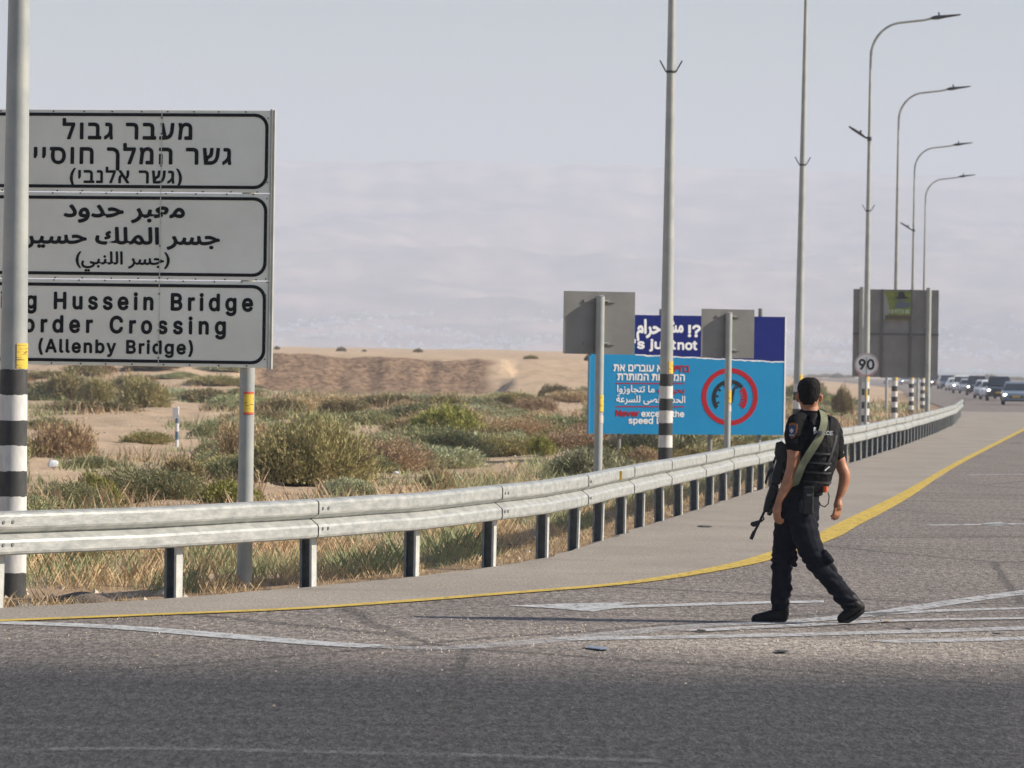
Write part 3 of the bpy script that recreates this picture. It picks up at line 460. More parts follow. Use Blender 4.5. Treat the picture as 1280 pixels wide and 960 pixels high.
rows = [-200, -60, -10, 5, 12, 18, 22, 25]
y = 27.0
while y < 285:
    rows.append(y)
    y += max(.35, y * .011)
y = 285
while y < 312:
    rows.append(y)
    y += .8
while y < 8300:
    rows.append(y)
    y *= 1.035
cols = []
for i in range(-22, 0):
    cols.append(-.16 * 1.0 - .012 * (abs(i) ** 1.9) / 1.0)
for i in range(0, 231):
    cols.append(-.16 + .32 * i / 230)
for i in range(1, 23):
    cols.append(.16 + .012 * (i ** 1.9))
gv, gf, bankv = [], [], []
for yy in rows:
    base = max(yy, 30)
    for c in cols:
        x = c * (base + 40)
        gv.append((x, yy, terr(x, yy)))
nc = len(cols)
for i in range(len(rows) - 1):
    for j in range(nc - 1):
        a = i * nc + j
        gf.append((a, a + 1, a + nc + 1, a + nc))
gme = bpy.data.meshes.new('ground')
gme.from_pydata(gv, [], gf)
gme.polygons.foreach_set('use_smooth', [True] * len(gf))


# ground material: sand, crusted soil, brown earth on the cut bank
def node(t, typ, **kw):
    n = t.nodes.new(typ)
    for k, v in kw.items():
        setattr(n, k, v)
    return n


def ramp(t, src, p0, p1, c0=(0, 0, 0, 1), c1=(1, 1, 1, 1)):
    r = t.nodes.new('ShaderNodeValToRGB')
    r.color_ramp.elements[0].position = p0
    r.color_ramp.elements[1].position = p1
    r.color_ramp.elements[0].color = c0
    r.color_ramp.elements[1].color = c1
    t.links.new(src, r.inputs[0])
    return r.outputs[0]


def nz(t, vec, scale, detail=4, rough=.6, dim='3D'):
    n = t.nodes.new('ShaderNodeTexNoise')
    n.inputs['Scale'].default_value = scale
    n.inputs['Detail'].default_value = detail
    n.inputs['Roughness'].default_value = rough
    t.links.new(vec, n.inputs['Vector'])
    return n.outputs[0]


def mixc(t, fac, a, b, blend='MIX'):
    m = t.nodes.new('ShaderNodeMix')
    m.data_type = 'RGBA'
    m.blend_type = blend
    for s_, v in ((m.inputs[0], fac), (m.inputs[6], a), (m.inputs[7], b)):
        if hasattr(v, 'is_linked') or hasattr(v, 'links'):
            t.links.new(v, s_)
        elif isinstance(v, tuple):
            s_.default_value = (*v, 1) if len(v) == 3 else v
        else:
            s_.default_value = v
    return m.outputs[2]


def math_(t, op, a, b=None, c=None):
    m = t.nodes.new('ShaderNodeMath')
    m.operation = op
    for i, v in enumerate((a, b, c)):
        if v is None:
            continue
        if hasattr(v, 'links'):
            t.links.new(v, m.inputs[i])
        else:
            m.inputs[i].default_value = v
    return m.outputs[0]


def mapping(t, vec, sc, loc=(0, 0, 0)):
    m = t.nodes.new('ShaderNodeMapping')
    m.inputs['Scale'].default_value = sc
    m.inputs['Location'].default_value = loc
    t.links.new(vec, m.inputs[0])
    return m.outputs[0]


gm = bpy.data.materials.new('desert_soil')
gm.use_nodes = True
t = gm.node_tree
b = t.nodes['Principled BSDF']
b.inputs['Roughness'].default_value = .95
b.inputs['Specular IOR Level'].default_value = .1
co = node(t, 'ShaderNodeTexCoord').outputs['Object']
big = nz(t, mapping(t, co, (1, .5, 1)), .12, 5)
med = nz(t, co, 1.1, 6, .7)
fine = nz(t, co, 14, 5, .75)
c1 = mixc(t, ramp(t, big, .38, .62), (.56, .41, .28), (.46, .335, .225))
c2 = mixc(t, ramp(t, med, .45, .72), c1, (.27, .20, .13))
c3 = mixc(t, ramp(t, fine, .35, .75), c2, (.56, .44, .31))
c3 = mixc(t, .45, c2, c3)
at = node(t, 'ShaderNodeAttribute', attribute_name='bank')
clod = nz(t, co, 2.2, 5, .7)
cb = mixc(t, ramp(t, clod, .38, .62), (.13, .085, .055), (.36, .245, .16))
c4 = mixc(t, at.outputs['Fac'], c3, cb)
at2 = node(t, 'ShaderNodeAttribute', attribute_name='verge')
c5 = mixc(t, at2.outputs['Fac'], c4, mixc(t, ramp(t, med, .4, .6), (.20, .145, .095), (.33, .24, .16)))
at3 = node(t, 'ShaderNodeAttribute', attribute_name='valley')
c6 = mixc(t, at3.outputs['Fac'], c5, mixc(t, ramp(t, nz(t, co, .01, 5), .45, .6), (.12, .13, .07), (.30, .24, .16)))
t.links.new(c6, b.inputs['Base Color'])
bp = node(t, 'ShaderNodeBump')
bp.inputs['Distance'].default_value = .06
bp.inputs['Strength'].default_value = .9
t.links.new(math_(t, 'ADD', med, math_(t, 'MULTIPLY', fine, .5)), bp.inputs['Height'])
t.links.new(bp.outputs[0], b.inputs['Normal'])
gme.materials.append(gm)
ab = gme.attributes.new('bank', 'FLOAT', 'POINT')
av = gme.attributes.new('verge', 'FLOAT', 'POINT')
aw = gme.attributes.new('valley', 'FLOAT', 'POINT')
bv, vv, wv = [], [], []
for (x, yy, z) in gv:
    u = x / max(yy, 1) * 5500 + 640
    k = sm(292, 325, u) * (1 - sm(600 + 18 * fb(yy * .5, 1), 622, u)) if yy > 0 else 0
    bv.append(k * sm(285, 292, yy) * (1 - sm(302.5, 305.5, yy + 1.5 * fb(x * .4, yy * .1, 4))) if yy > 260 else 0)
    vv.append(1 - sm(.2, 2.2, rx(yy) - x + .6 * fb(x, yy * .5, 1)) if yy > 14 and rx(yy) - x > -3 and yy < 420 else 0)
    wv.append(sm(1500, 2500, yy))
ab.data.foreach_set('value', bv)
av.data.foreach_set('value', vv)
aw.data.foreach_set('value', wv)
ground = link('ground', gme)
tag(ground, kind='structure')


# ------------------------------------------------------------------ road
def strip_rows(y0, y1, grow=.012, mn=.3):
    o = []
    y = y0
    while y < y1:
        o.append(y)
        y += max(mn, y * grow)
    o.append(y1)
    return o


def sheet(name, z, left, right, ys, nx, material, wob=0):
    v, f = [], []
    for yy in ys:
        l, r_ = left(yy), right(yy)
        if wob:
            l += wob * fb(yy * 1.7, 3.3, 1)
        for i in range(nx + 1):
            v.append((l + (r_ - l) * i / nx, yy, z))
    for i in range(len(ys) - 1):
        for j in range(nx):
            a = i * (nx + 1) + j
            f.append((a, a + 1, a + nx + 2, a + nx + 1))
    me = bpy.data.meshes.new(name)
    me.from_pydata(v, [], f)
    me.materials.append(material)
    return tag(link(name, me), kind='structure')


rm = bpy.data.materials.new('asphalt')
rm.use_nodes = True
t = rm.node_tree
b = t.nodes['Principled BSDF']
co = node(t, 'ShaderNodeTexCoord').outputs['Object']
sep = node(t, 'ShaderNodeSeparateXYZ')
t.links.new(co, sep.inputs[0])
X, Y = sep.outputs[0], sep.outputs[1]
grit = nz(t, mapping(t, co, (1, .45, 1)), 42, 2, .7)
grit2 = nz(t, mapping(t, co, (1, .3, 1)), 17, 2, .8)
blot = nz(t, mapping(t, co, (.5, 1, 1)), .7, 5, .6)
streak = nz(t, mapping(t, co, (.06, 1.4, 1)), 1.4, 5, .65)
along = nz(t, mapping(t, co, (1.6, .05, 1), (0, 0, 4)), 1.0, 4, .6)
base = mixc(t, ramp(t, blot, .35, .65), (.185, .160, .143), (.235, .205, .182))
base = mixc(t, math_(t, 'MULTIPLY', ramp(t, streak, .5, .72), .45), base, (.105, .098, .098))
base = mixc(t, math_(t, 'MULTIPLY', ramp(t, along, .45, .75), .35), base, (.12, .11, .108))
# resurfaced, darker carriageway across the foreground
ey = math_(t, 'ADD', Y, math_(t, 'MULTIPLY', math_(t, 'SUBTRACT', nz(t, mapping(t, co, (.45, 1, 1)), .9, 4, .6), .5), 1.6))
darkm = ramp(t, math_(t, 'MULTIPLY_ADD', ey, -.25, 7.2), .2, .95)
base = mixc(t, math_(t, 'MULTIPLY', darkm, .93), base, mixc(t, ramp(t, streak, .4, .7), (.036, .037, .041), (.056, .056, .059)))
# loose gravel worn out in front of the junction
gy = math_(t, 'SUBTRACT', 1.0, math_(t, 'MINIMUM', 1.0, math_(t, 'ABSOLUTE', math_(t, 'MULTIPLY', math_(t, 'SUBTRACT', Y, 29.2), .5))))
gx = ramp(t, math_(t, 'MULTIPLY_ADD', X, .16, .42), .1, .8)
gravelf = math_(t, 'MULTIPLY', math_(t, 'MULTIPLY', gy, gx), ramp(t, blot, .3, .55))
base = mixc(t, math_(t, 'MULTIPLY', gravelf, .75), base, (.40, .355, .30))
# dark oil / tyre polish in the lane
lane = ramp(t, math_(t, 'SUBTRACT', 1.0, math_(t, 'ABSOLUTE', math_(t, 'MULTIPLY', math_(t, 'SUBTRACT', math_(t, 'SUBTRACT', X, math_(t, 'MULTIPLY', Y, .125)), .8), .8))), 0, .8)
base = mixc(t, math_(t, 'MULTIPLY', lane, math_(t, 'MULTIPLY', .7, ramp(t, Y, 0, 1))), base, (.10, .093, .095))
vor = node(t, 'ShaderNodeTexVoronoi', feature='DISTANCE_TO_EDGE')
vor.inputs['Scale'].default_value = .22
wv_ = mixc(t, .12, mapping(t, co, (1, .55, 1)), nz(t, co, .8, 4))
t.links.new(wv_, vor.inputs['Vector'])
crack = ramp(t, vor.outputs['Distance'], .004, .010, (1, 1, 1, 1), (0, 0, 0, 1))
base = mixc(t, math_(t, 'MULTIPLY', crack, .55), base, (.05, .047, .045))
g1 = ramp(t, grit, .36, .68)
g2 = ramp(t, grit2, .4, .62)
spk = mixc(t, g1, (.62, .62, .62), (1.5, 1.48, 1.45))
base = mixc(t, 1.0, base, spk, 'MULTIPLY')
base = mixc(t, .8, base, mixc(t, 1.0, base, mixc(t, g2, (.6, .6, .6), (1.5, 1.5, 1.5)), 'MULTIPLY'))
t.links.new(base, b.inputs['Base Color'])
b.inputs['Roughness'].default_value = .88
b.inputs['Specular IOR Level'].default_value = .25
bp = node(t, 'ShaderNodeBump')
bp.inputs['Distance'].default_value = .02
bp.inputs['Strength'].default_value = .6
t.links.new(math_(t, 'ADD', grit, grit2), bp.inputs['Height'])
t.links.new(bp.outputs[0], b.inputs['Normal'])

ys1 = [-60, -20, 5] + strip_rows(14, 1400)
sheet('road', .0, lambda y: (rx(y) + .02) if y > 14 else -60, lambda y: max(40, yx(y) + 13) if y < 30 else yx(y) + 13, ys1, 12, rm, .05)

sh = bpy.data.materials.new('shoulder_asphalt')
sh.use_nodes = True
t = sh.node_tree
b = t.nodes['Principled BSDF']
co = node(t, 'ShaderNodeTexCoord').outputs['Object']
grit = nz(t, mapping(t, co, (1, .4, 1)), 40, 3, .7)
blot = nz(t, mapping(t, co, (1, .5, 1)), .8, 5, .65)
streak = nz(t, mapping(t, co, (.15, 1.2, 1)), 1.0, 5, .65)
c = mixc(t, ramp(t, blot, .35, .68), (.28, .25, .215), (.345, .31, .265))
c = mixc(t, math_(t, 'MULTIPLY', ramp(t, streak, .55, .75), .35), c, (.17, .15, .14))
c = mixc(t, 1.0, c, mixc(t, ramp(t, grit, .36, .66), (.78, .78, .78), (1.22, 1.2, 1.18)), 'MULTIPLY')
t.links.new(c, b.inputs['Base Color'])
b.inputs['Roughness'].default_value = .9
b.inputs['Specular IOR Level'].default_value = .2
bp = node(t, 'ShaderNodeBump')
bp.inputs['Distance'].default_value = .012
bp.inputs['Strength'].default_value = .6
t.links.new(grit, bp.inputs['Height'])
t.links.new(bp.outputs[0], b.inputs['Normal'])
sheet('shoulder', .004, lambda y: rx(y) + .05 + .1 * fb(y * .9, 1), lambda y: yx(y) - .02, strip_rows(28.0, 215), 6, sh)


def paint(name, c, wear, scale=9, rough=.7, stretch=(1, .4, 1), op=None):
    m = bpy.data.materials.new(name)
    m.use_nodes = True
    t = m.node_tree
    b = t.nodes['Principled BSDF']
    co = node(t, 'ShaderNodeTexCoord').outputs['Object']
    n1 = nz(t, mapping(t, co, stretch), scale, 6, .75)
    n2 = nz(t, mapping(t, co, stretch), scale * 5, 3, .7)
    f = ramp(t, math_(t, 'ADD', math_(t, 'MULTIPLY', n1, .6), math_(t, 'MULTIPLY', n2, .4)), wear - .09, wear + .11)
    b.inputs['Base Color'].default_value = (*c, 1)
    t.links.new(mixc(t, ramp(t, n1, .35, .65), tuple(v * .75 for v in c), c), b.inputs['Base Color'])
    b.inputs['Roughness'].default_value = rough
    f = math_(t, 'MULTIPLY', f, op or (.95 if c[2] < .2 else .82))
    tr = node(t, 'ShaderNodeBsdfTransparent')
    mx = node(t, 'ShaderNodeMixShader')
    t.links.new(f, mx.inputs[0])
    t.links.new(tr.outputs[0], mx.inputs[1])
    t.links.new(b.outputs[0], mx.inputs[2])
    t.links.new(mx.outputs[0], t.nodes['Material Output'].inputs['Surface'])
    return m


def road_line(name, pts, width, z, m, taper=False):
    """pts = ground points; a painted band following them, width metres (number or list)"""
    v, f = [], []
    n = len(pts)
    for i, p in enumerate(pts):
        a, c_ = pts[max(0, i - 1)], pts[min(n - 1, i + 1)]
        d = Vector((c_[0] - a[0], c_[1] - a[1], 0)).normalized()
        nn = Vector((-d.y, d.x, 0))
        wd = width[i] if isinstance(width, (list, tuple)) else width
        v += [(p[0] + nn.x * wd / 2, p[1] + nn.y * wd / 2, z), (p[0] - nn.x * wd / 2, p[1] - nn.y * wd / 2, z)]
    for i in range(n - 1):
        f.append((2 * i, 2 * i + 1, 2 * i + 3, 2 * i + 2))
    me = bpy.data.meshes.new(name)
    me.from_pydata(v, [], f)
    me.materials.append(m)
    me.validate()
    for p in me.polygons:
        if p.normal.z < 0:
            me.flip_normals()
            break
    return tag(link(name, me), kind='structure')


def smoothline(px, n=8, z=0):
    """Catmull-Rom through picture points laid on the ground"""
    g = [G(*p) if len(p) == 2 else Vector(p) for p in px]
    g = [g[0] * 2 - g[1]] + g + [g[-1] * 2 - g[-2]]
    out = []
    for i in range(1, len(g) - 2):
        for k in range(n):
            t_ = k / n
            a, b_, c_, d = g[i - 1], g[i], g[i + 1], g[i + 2]
            out.append(.5 * ((2 * b_) + (c_ - a) * t_ + (2 * a - 5 * b_ + 4 * c_ - d) * t_ ** 2 + (3 * b_ - a - 3 * c_ + d) * t_ ** 3))
    out.append(g[-2])
    return out


ypaint = paint('yellow_road_paint', (.66, .46, .07), .37)
ypts = [Vector((yx(y_), y_, 0)) for y_ in (20, 25, 28)] + smoothline([(0, 777), (200, 769), (400, 760), (640, 742), (780, 730), (880, 715), (960, 697), (1030, 672), (1060, 656), (1130, 620), (1200, 578), (1280, 537)], 6)
wid = [.17 + .11 * sm(36, 46, p.y) - .12 * sm(54, 80, p.y) for p in ypts]
ypts += [Vector((yx(y_), y_, 0)) for y_ in (170, 191, 230, 267, 350, 450)]
wid += [.22] * 6
road_line('yellow_edge_line', ypts, wid, .009, ypaint)
wp = paint('white_road_paint', (.62, .63, .63), .40)
wp2 = paint('worn_white_road_paint', (.60, .60, .60), .43)
wp4 = paint('half_gone_white_paint', (.60, .60, .60), .45, op=.5)
wp3 = paint('ghost_white_paint', (.5, .5, .5), .49, op=.2)
road_line('white_merge_line', smoothline([(-160, 776), (0, 779), (150, 785), (300, 797), (400, 805), (470, 809)]), .34, .006, wp)
road_line('white_merge_line_worn', smoothline([(470, 809), (560, 811), (700, 800), (860, 784), (940, 780)]), .26, .006, wp4)
road_line('white_merge_line_worn', smoothline([(940, 780), (1000, 777), (1100, 767), (1200, 752), (1280, 741), (1360, 730)]), .24, .006, wp2)
road_line('white_chevron_line', smoothline([(1080, 783 - 14), (1180, 764), (1280, 761), (1360, 759)]), .22, .006, wp2)
road_line('white_chevron_line', smoothline([(860, 790), (1000, 783), (1120, 777), (1280, 774), (1360, 772)]), .22, .010, wp2)
road_line('white_chevron_line', smoothline([(700, 800), (960, 795), (1150, 790), (1280, 786), (1360, 784)]), .3, .0065, wp2)
road_line('white_chevron_line', smoothline([(1100, 803), (1200, 801), (1280, 799), (1360, 797)]), .3, .0065, wp2)
road_line('white_lane_mark', smoothline([(1160, 657), (1240, 656), (1290, 655), (1340, 655)]), .3, .006, wp2)
road_line('white_lane_mark', smoothline([(1205, 594), (1250, 593.5), (1300, 593.5), (1340, 594)]), .3, .006, wp2)
road_line('white_cross_line', smoothline([(-60, 936), (0, 938), (200, 937), (400, 941), (620, 946), (830, 953)]), .16, .006, wp3)
# arrow: long thin head and shaft lying across the view
av = [G(*p, .006) for p in [(636, 757), (700, 754.5), (800, 752.5), (772, 756.8), (950, 751.5), (1030, 750.5), (1030, 753), (950, 754.5), (770, 760), (740, 764.5), (690, 760)]]
me = bpy.data.meshes.new('white_road_arrow')
me.from_pydata([tuple(v) for v in av], [], [tuple(range(len(av)))])
me.materials.append(wp)
if me.polygons[0].normal.z < 0:
    me.flip_normals()
tag(link('white_road_arrow', me), kind='structure')
av = [G(*p, .006) for p in [(1225, 656.5), (1232, 653.5), (1250, 652.5), (1262, 655.5), (1250, 657)]]
me = bpy.data.meshes.new('white_road_arrow')
me.from_pydata([tuple(v) for v in av], [], [tuple(range(len(av)))])
me.materials.append(wp)
if me.polygons[0].normal.z < 0:
    me.flip_normals()
tag(link('white_road_arrow', me), kind='structure')

# ------------------------------------------------------------------ mountains
mv, mf = [], []
mny, mnx = 110, 420
for i in range(mny):
    v_ = i / (mny - 1)
    yy = 5000 + 2950 * v_
    for j in range(mnx):
        x = -2600 + 5200 * j / (mnx - 1)
        base_h = 18 + (yy - 5000) * .02
        rdg = noise.ridged_multi_fractal(Vector((x * .0016, yy * .0016, 3)), 1.0, 2.1, 6, 1.0, 2.0)
        ul = x / yy * 5500 + 640
        crest = 366 + 8 * fb(ul * .004, 4) + 6 * fb(ul * .02, 8) - .012 * (ul - 640)
        prof = sm(.0, 1.0, v_ ** .85)
        z = base_h * (1 - prof) + crest * prof * (.78 + .22 * sm(.6, 1, v_)) + (rdg - 1.2) * 30 * math.sin(math.pi * min(1, v_ * 1.02)) ** .7
        z += (7 * fb(x * .012, yy * .01, 5) + 3 * fb(x * .04, yy * .03, 8)) * (1 - .6 * sm(.8, 1, v_))
        if v_ > .9:
            z = min(z, crest * 1.02)
        z = min(z, 392)
        if i == 0:
            z = -3
        mv.append((x, yy, z))
for i in range(mny - 1):
    for j in range(mnx - 1):
        a = i * mnx + j
        mf.append((a, a + 1, a + mnx + 1, a + mnx))
me = bpy.data.meshes.new('mountains')
me.from_pydata(mv, [], mf)
me.polygons.foreach_set('use_smooth', [True] * len(mf))
me.materials.append(mat('mountain_rock', (.42, .31, .24), .95, (.17, .125, .11), .005, spec=.1, detail=8))
tag(link('mountains', me), kind='structure')


def mount_z(x, y):
    i = (y - 5000) / 2950 * (mny - 1)
    j = (x + 2600) / 5200 * (mnx - 1)
    i, j = int(max(0, min(mny - 1, i))), int(max(0, min(mnx - 1, j)))
    return mv[i * mnx + j][2]


rr = random.Random(5)
tb = MB()
for k in range(5200):
    x = rr.uniform(-900, 1100)
    y = 4980 + 620 * rr.random() ** 1.3
    if y > 5045:
        z = mount_z(x, y)
    else:
        z = terr(x, y)
    if fb(x * .004, y * .004, 12) < -.18:
        continue
    ww, hh = rr.uniform(2.5, 6), rr.uniform(2, 5)
    tb.box(x - ww / 2, y - ww / 2, z - 8, x + ww / 2, y + ww / 2, z + hh)
town = tb.build('hillside_town', mat('whitewash', (.9, .88, .85), .9))
tag(town, 'hazy pale town spread along the foot of the mountains', 'town', kind='stuff')

# ------------------------------------------------------------------ haze
hz = MB().box(-4200, -260, -28, 4200, 8250, 410).mesh('haze', [])
hm = bpy.data.materials.new('haze_air')
hm.use_nodes = True
t = hm.node_tree
t.nodes.remove(t.nodes['Principled BSDF'])
pv = node(t, 'ShaderNodeVolumePrincipled')
pv.inputs['Color'].default_value = (.75, .82, .965, 1)
pv.inputs['Density'].default_value = .00025
pv.inputs['Anisotropy'].default_value = .0
t.links.new(pv.outputs[0], t.nodes['Material Output'].inputs['Volume'])
hz.materials.append(hm)
tag(link('haze', hz), kind='stuff')

# ------------------------------------------------------------------ guardrail
galv = mat('galvanised_steel', (.27, .285, .28), .5, (.54, .545, .51), 7, metal=.35, bump=.003, bscale=18, contrast=1.0, stretch=(1, 1, 2.5))
galv_post_shaded = mat('galvanised_post_shaded', (.16, .18, .19), .6, (.24, .26, .27), 9, metal=.2, bump=.001, bscale=40)  # same zinc as the flanges; shade on the post webs painted in darker
galv_light = mat('galvanised_pole', (.33, .345, .335), .5, (.42, .43, .40), 3, metal=.1, bump=.001, bscale=30)
bolt_m = mat('bolt_steel', (.2, .2, .2), .5, metal=.6)

# even steps of two metres along the rail line
line = []
yy = 16.0
while yy < 191.6:
    line.append(Vector((rx(yy), yy, 0)))
    yy += .05
# gentle smoothing of the broken line
for _ in range(2):
    out = []
    for i in range(len(line)):
        a = line[max(0, i - 14):i + 15]
        out.append(sum(a, Vector()) / len(a))
    line = out
acc, cum = 0, [0]
for a, c_ in zip(line, line[1:]):
    acc += (c_ - a).length
    cum.append(acc)


def rail_at(s):
    s = max(0, min(acc - 1e-4, s))
    import bisect
    i = bisect.bisect_right(cum, s) - 1
    i = min(i, len(line) - 2)
    t_ = (s - cum[i]) / (cum[i + 1] - cum[i])
    p = line[i].lerp(line[i + 1], t_)
    a, c_ = line[max(0, i - 6)], line[min(len(line) - 1, i + 7)]
    d = (c_ - a).normalized()
    return p, d


# start the posts so that one stands where the photograph's nearest post stands
s0 = min(range(len(line)), key=lambda i: (line[i] - G(214, 750)).length)
SP = 2.17
s0 = (cum[s0] + .3) % SP
guard = thing('guardrail', (0, 0, 0), 'long galvanised steel crash barrier curving along the left edge of the road', 'guardrail')


def hgt(y):
    return .70 + .05 * sm(33, 42, y) - .02 * sm(45, 60, y)


def wob(s):
    return .012 * fb(s * .17, 5) + .006 * fb(s * .6, 2)


# w-beam profile: (out towards the road, height below top), 31 cm tall
WP = [(0, 0), (.02, -.001), (.066, -.010), (.08, -.02), (.083, -.035), (.083, -.105), (.079, -.118), (.02, -.148), (.012, -.156), (.02, -.164), (.074, -.205), (.083, -.222), (.083, -.285), (.078, -.3), (.06, -.309), (0, -.312)]
s = s0 + (SP if round((cum[min(range(len(line)), key=lambda i: (line[i] - G(396, 734)).length)] - s0) / SP) % 2 else 0) - 2 * SP
k = 0
seg_edges = []
s = max(s, s + 0)
while s < acc - .3:
    e = min(s + 2 * SP, acc)
    mb = MB()
    n = 10 if s < 60 else 5
    rs = []
    for i in range(n + 1):
        ss = s - .16 + (e - s + .16) * i / n
        p, d = rail_at(ss)
        out_ = Vector((d.y, -d.x, 0))
        h = hgt(p.y) + wob(ss)
        off = .014 - .010 * i / n
        rs.append([tuple(p + out_ * (o_ + off + .07) + Vector((0, 0, h + z_))) for o_, z_ in WP])
    mb.rings(rs, cap=False, closed=False)
    o = mb.build('rail_beam', galv, guard)
    sol = o.modifiers.new('solidify', 'SOLIDIFY')
    sol.thickness = .004
    sol.offset = 1
    seg_edges.append(s)
    # joint bolts
    if 0 < s < 40 + s0:
        for dz in (-.072, -.237, -.155):
            for ds in (-.1, .0):
                p, d = rail_at(s + ds)
                out_ = Vector((d.y, -d.x, 0))
                c_ = p + out_ * (.07 + .012 + (.083 if dz != -.155 else .008)) + Vector((0, 0, hgt(p.y) + wob(s + ds) + dz))
                MB().tube([c_ - out_ * .004, c_ + out_ * .012], .014, 8).build('bolt', bolt_m, guard)
    s += 2 * SP
    k += 1

# channel posts: one mesh shared by all of them
pm = MB()
hw_, dp = .055, .044      # half width across the rail, depth along it
TK = .006
PH = .74
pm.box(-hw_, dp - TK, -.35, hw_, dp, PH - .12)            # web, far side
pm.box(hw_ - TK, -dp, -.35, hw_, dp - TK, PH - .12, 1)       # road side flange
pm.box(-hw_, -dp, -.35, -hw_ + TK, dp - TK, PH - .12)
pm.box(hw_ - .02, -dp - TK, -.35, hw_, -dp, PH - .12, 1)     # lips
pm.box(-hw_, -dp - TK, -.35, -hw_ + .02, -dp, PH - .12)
pme = pm.mesh('post', [galv_post_shaded, mat('galvanised_flange_sunlit', (.46, .47, .44), .55, (.58, .58, .54), 14, metal=.1)])  # flange copy of the post steel, sunlight painted in as a paler tone
bm_ = MB()
bm_.box(-.02, -.04, -.11, .07, .04, .11)
bme = bm_.mesh('spacer_block', galv_post_shaded)
s = s0
i = 0
rr = random.Random(3)
while s < acc - .2:
    p, d = rail_at(s)
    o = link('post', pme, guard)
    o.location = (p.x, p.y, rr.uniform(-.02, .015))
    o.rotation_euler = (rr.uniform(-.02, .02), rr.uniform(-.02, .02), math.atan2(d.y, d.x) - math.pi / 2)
    if s < 45:
        q = link('spacer_block', bme, guard)
        q.location = (p.x, p.y, hgt(p.y) + wob(s) - .155)
        q.rotation_euler = o.rotation_euler
    s += SP
    i += 1
# flat end piece where the barrier stops
p, d = rail_at(acc)
out_ = Vector((d.y, -d.x, 0))
c_ = p + out_ * .1
MB().rings([[tuple(c_ + d * a + out_ * (.09 * math.cos(tt)) + Vector((0, 0, hgt(190) + z_))) for z_ in (-.0, -.31)] + [tuple(c_ + d * a + out_ * (.09 * math.cos(tt) + .01) + Vector((0, 0, hgt(190) + z_))) for z_ in (-.31, 0)]
            for a, tt in ((0, 0), (.12, .4), (.25, .9), (.33, 1.5), (.3, 2.1))]).build('end_piece', galv, guard)
# small amber reflector on the beam near the square sign's post
q = G(757, 640)
pp, dd = rail_at(min(range(0, int(acc * 10)), key=lambda k_: abs(rail_at(k_ / 10)[0].y - 46.7)) / 10)
oo = Vector((dd.y, -dd.x, 0))
c_ = pp + oo * .17 + Vector((0, 0, hgt(46.7) - .075))
rb = MB()
rb.box(-.008, -.02, -.05, .008, .02, .05)
o = rb.build('reflector', mat('amber_reflector', (.7, .42, .05), .3), guard)
o.location = c_
o.rotation_euler = (0, 0, math.atan2(dd.y, dd.x))

# ------------------------------------------------------------------ street lamps
lamp_dark = mat('dark_lamp_metal', (.05, .055, .06), .45, metal=.3)


def striped(name, n, h, first_black=True):
    """painted bands by height"""
    m = bpy.data.materials.new(name)
    m.use_nodes = True
    t = m.node_tree
    b = t.nodes['Principled BSDF']
    co = node(t, 'ShaderNodeTexCoord').outputs['Object']
    sp = node(t, 'ShaderNodeSeparateXYZ')
    t.links.new(co, sp.inputs[0])
    zz = math_(t, 'ADD', sp.outputs[2], math_(t, 'MULTIPLY', math_(t, 'SUBTRACT', nz(t, co, 14, 4), .5), .03))
    md = math_(t, 'MODULO', math_(t, 'DIVIDE', zz, h), 2.0)
    f = ramp(t, md, .499, .501)
    f = math_(t, 'GREATER_THAN', md, 1.0)
    dirt = ramp(t, nz(t, mapping(t, co, (1, 1, .25)), 22, 5, .7), .42, .75)
    wh = mixc(t, dirt, (.70, .69, .66), (.50, .48, .45))
    bl = mixc(t, dirt, (.035, .036, .036), (.075, .072, .068))
    t.links.new(mixc(t, f, bl, wh), b.inputs['Base Color'])
    b.inputs['Roughness'].default_value = .65
    return m


STR = striped('black_and_white_bands', 9, .196)
sticker = bpy.data.materials.new('yellow_sticker')
sticker.use_nodes = True
t = sticker.node_tree
b = t.nodes['Principled BSDF']
t.links.new(mixc(t, ramp(t, nz(t, mapping(t, node(t, 'ShaderNodeTexCoord').outputs['Object'], (12, 12, 70)), 1, 3, .6), .56, .6), (.72, .50, .06), (.25, .17, .04)), b.inputs['Base Color'])
b.inputs['Roughness'].default_value = .5
red_sticker = mat('red_sticker', (.62, .10, .05), .5)


def rad(z):
    return max(.035, .5 * (.236 - .0152 * z))


def wrap_patch(r, a0, a1, z0, z1, n=10):
    """a curved sheet on a pole, angles in degrees, 0 = +x, -90 = towards -y"""
    mb = MB()
    ro, ri = r + .004, r + .001
    rs = []
    for k in range(n + 1):
        a = R(a0 + (a1 - a0) * k / n)
        rs.append([(ro * math.cos(a), ro * math.sin(a), z0), (ro * math.cos(a), ro * math.sin(a), z1), (ri * math.cos(a), ri * math.sin(a), z1), (ri * math.cos(a), ri * math.sin(a), z0)])
    return mb.rings(rs)


ZT = 12.15


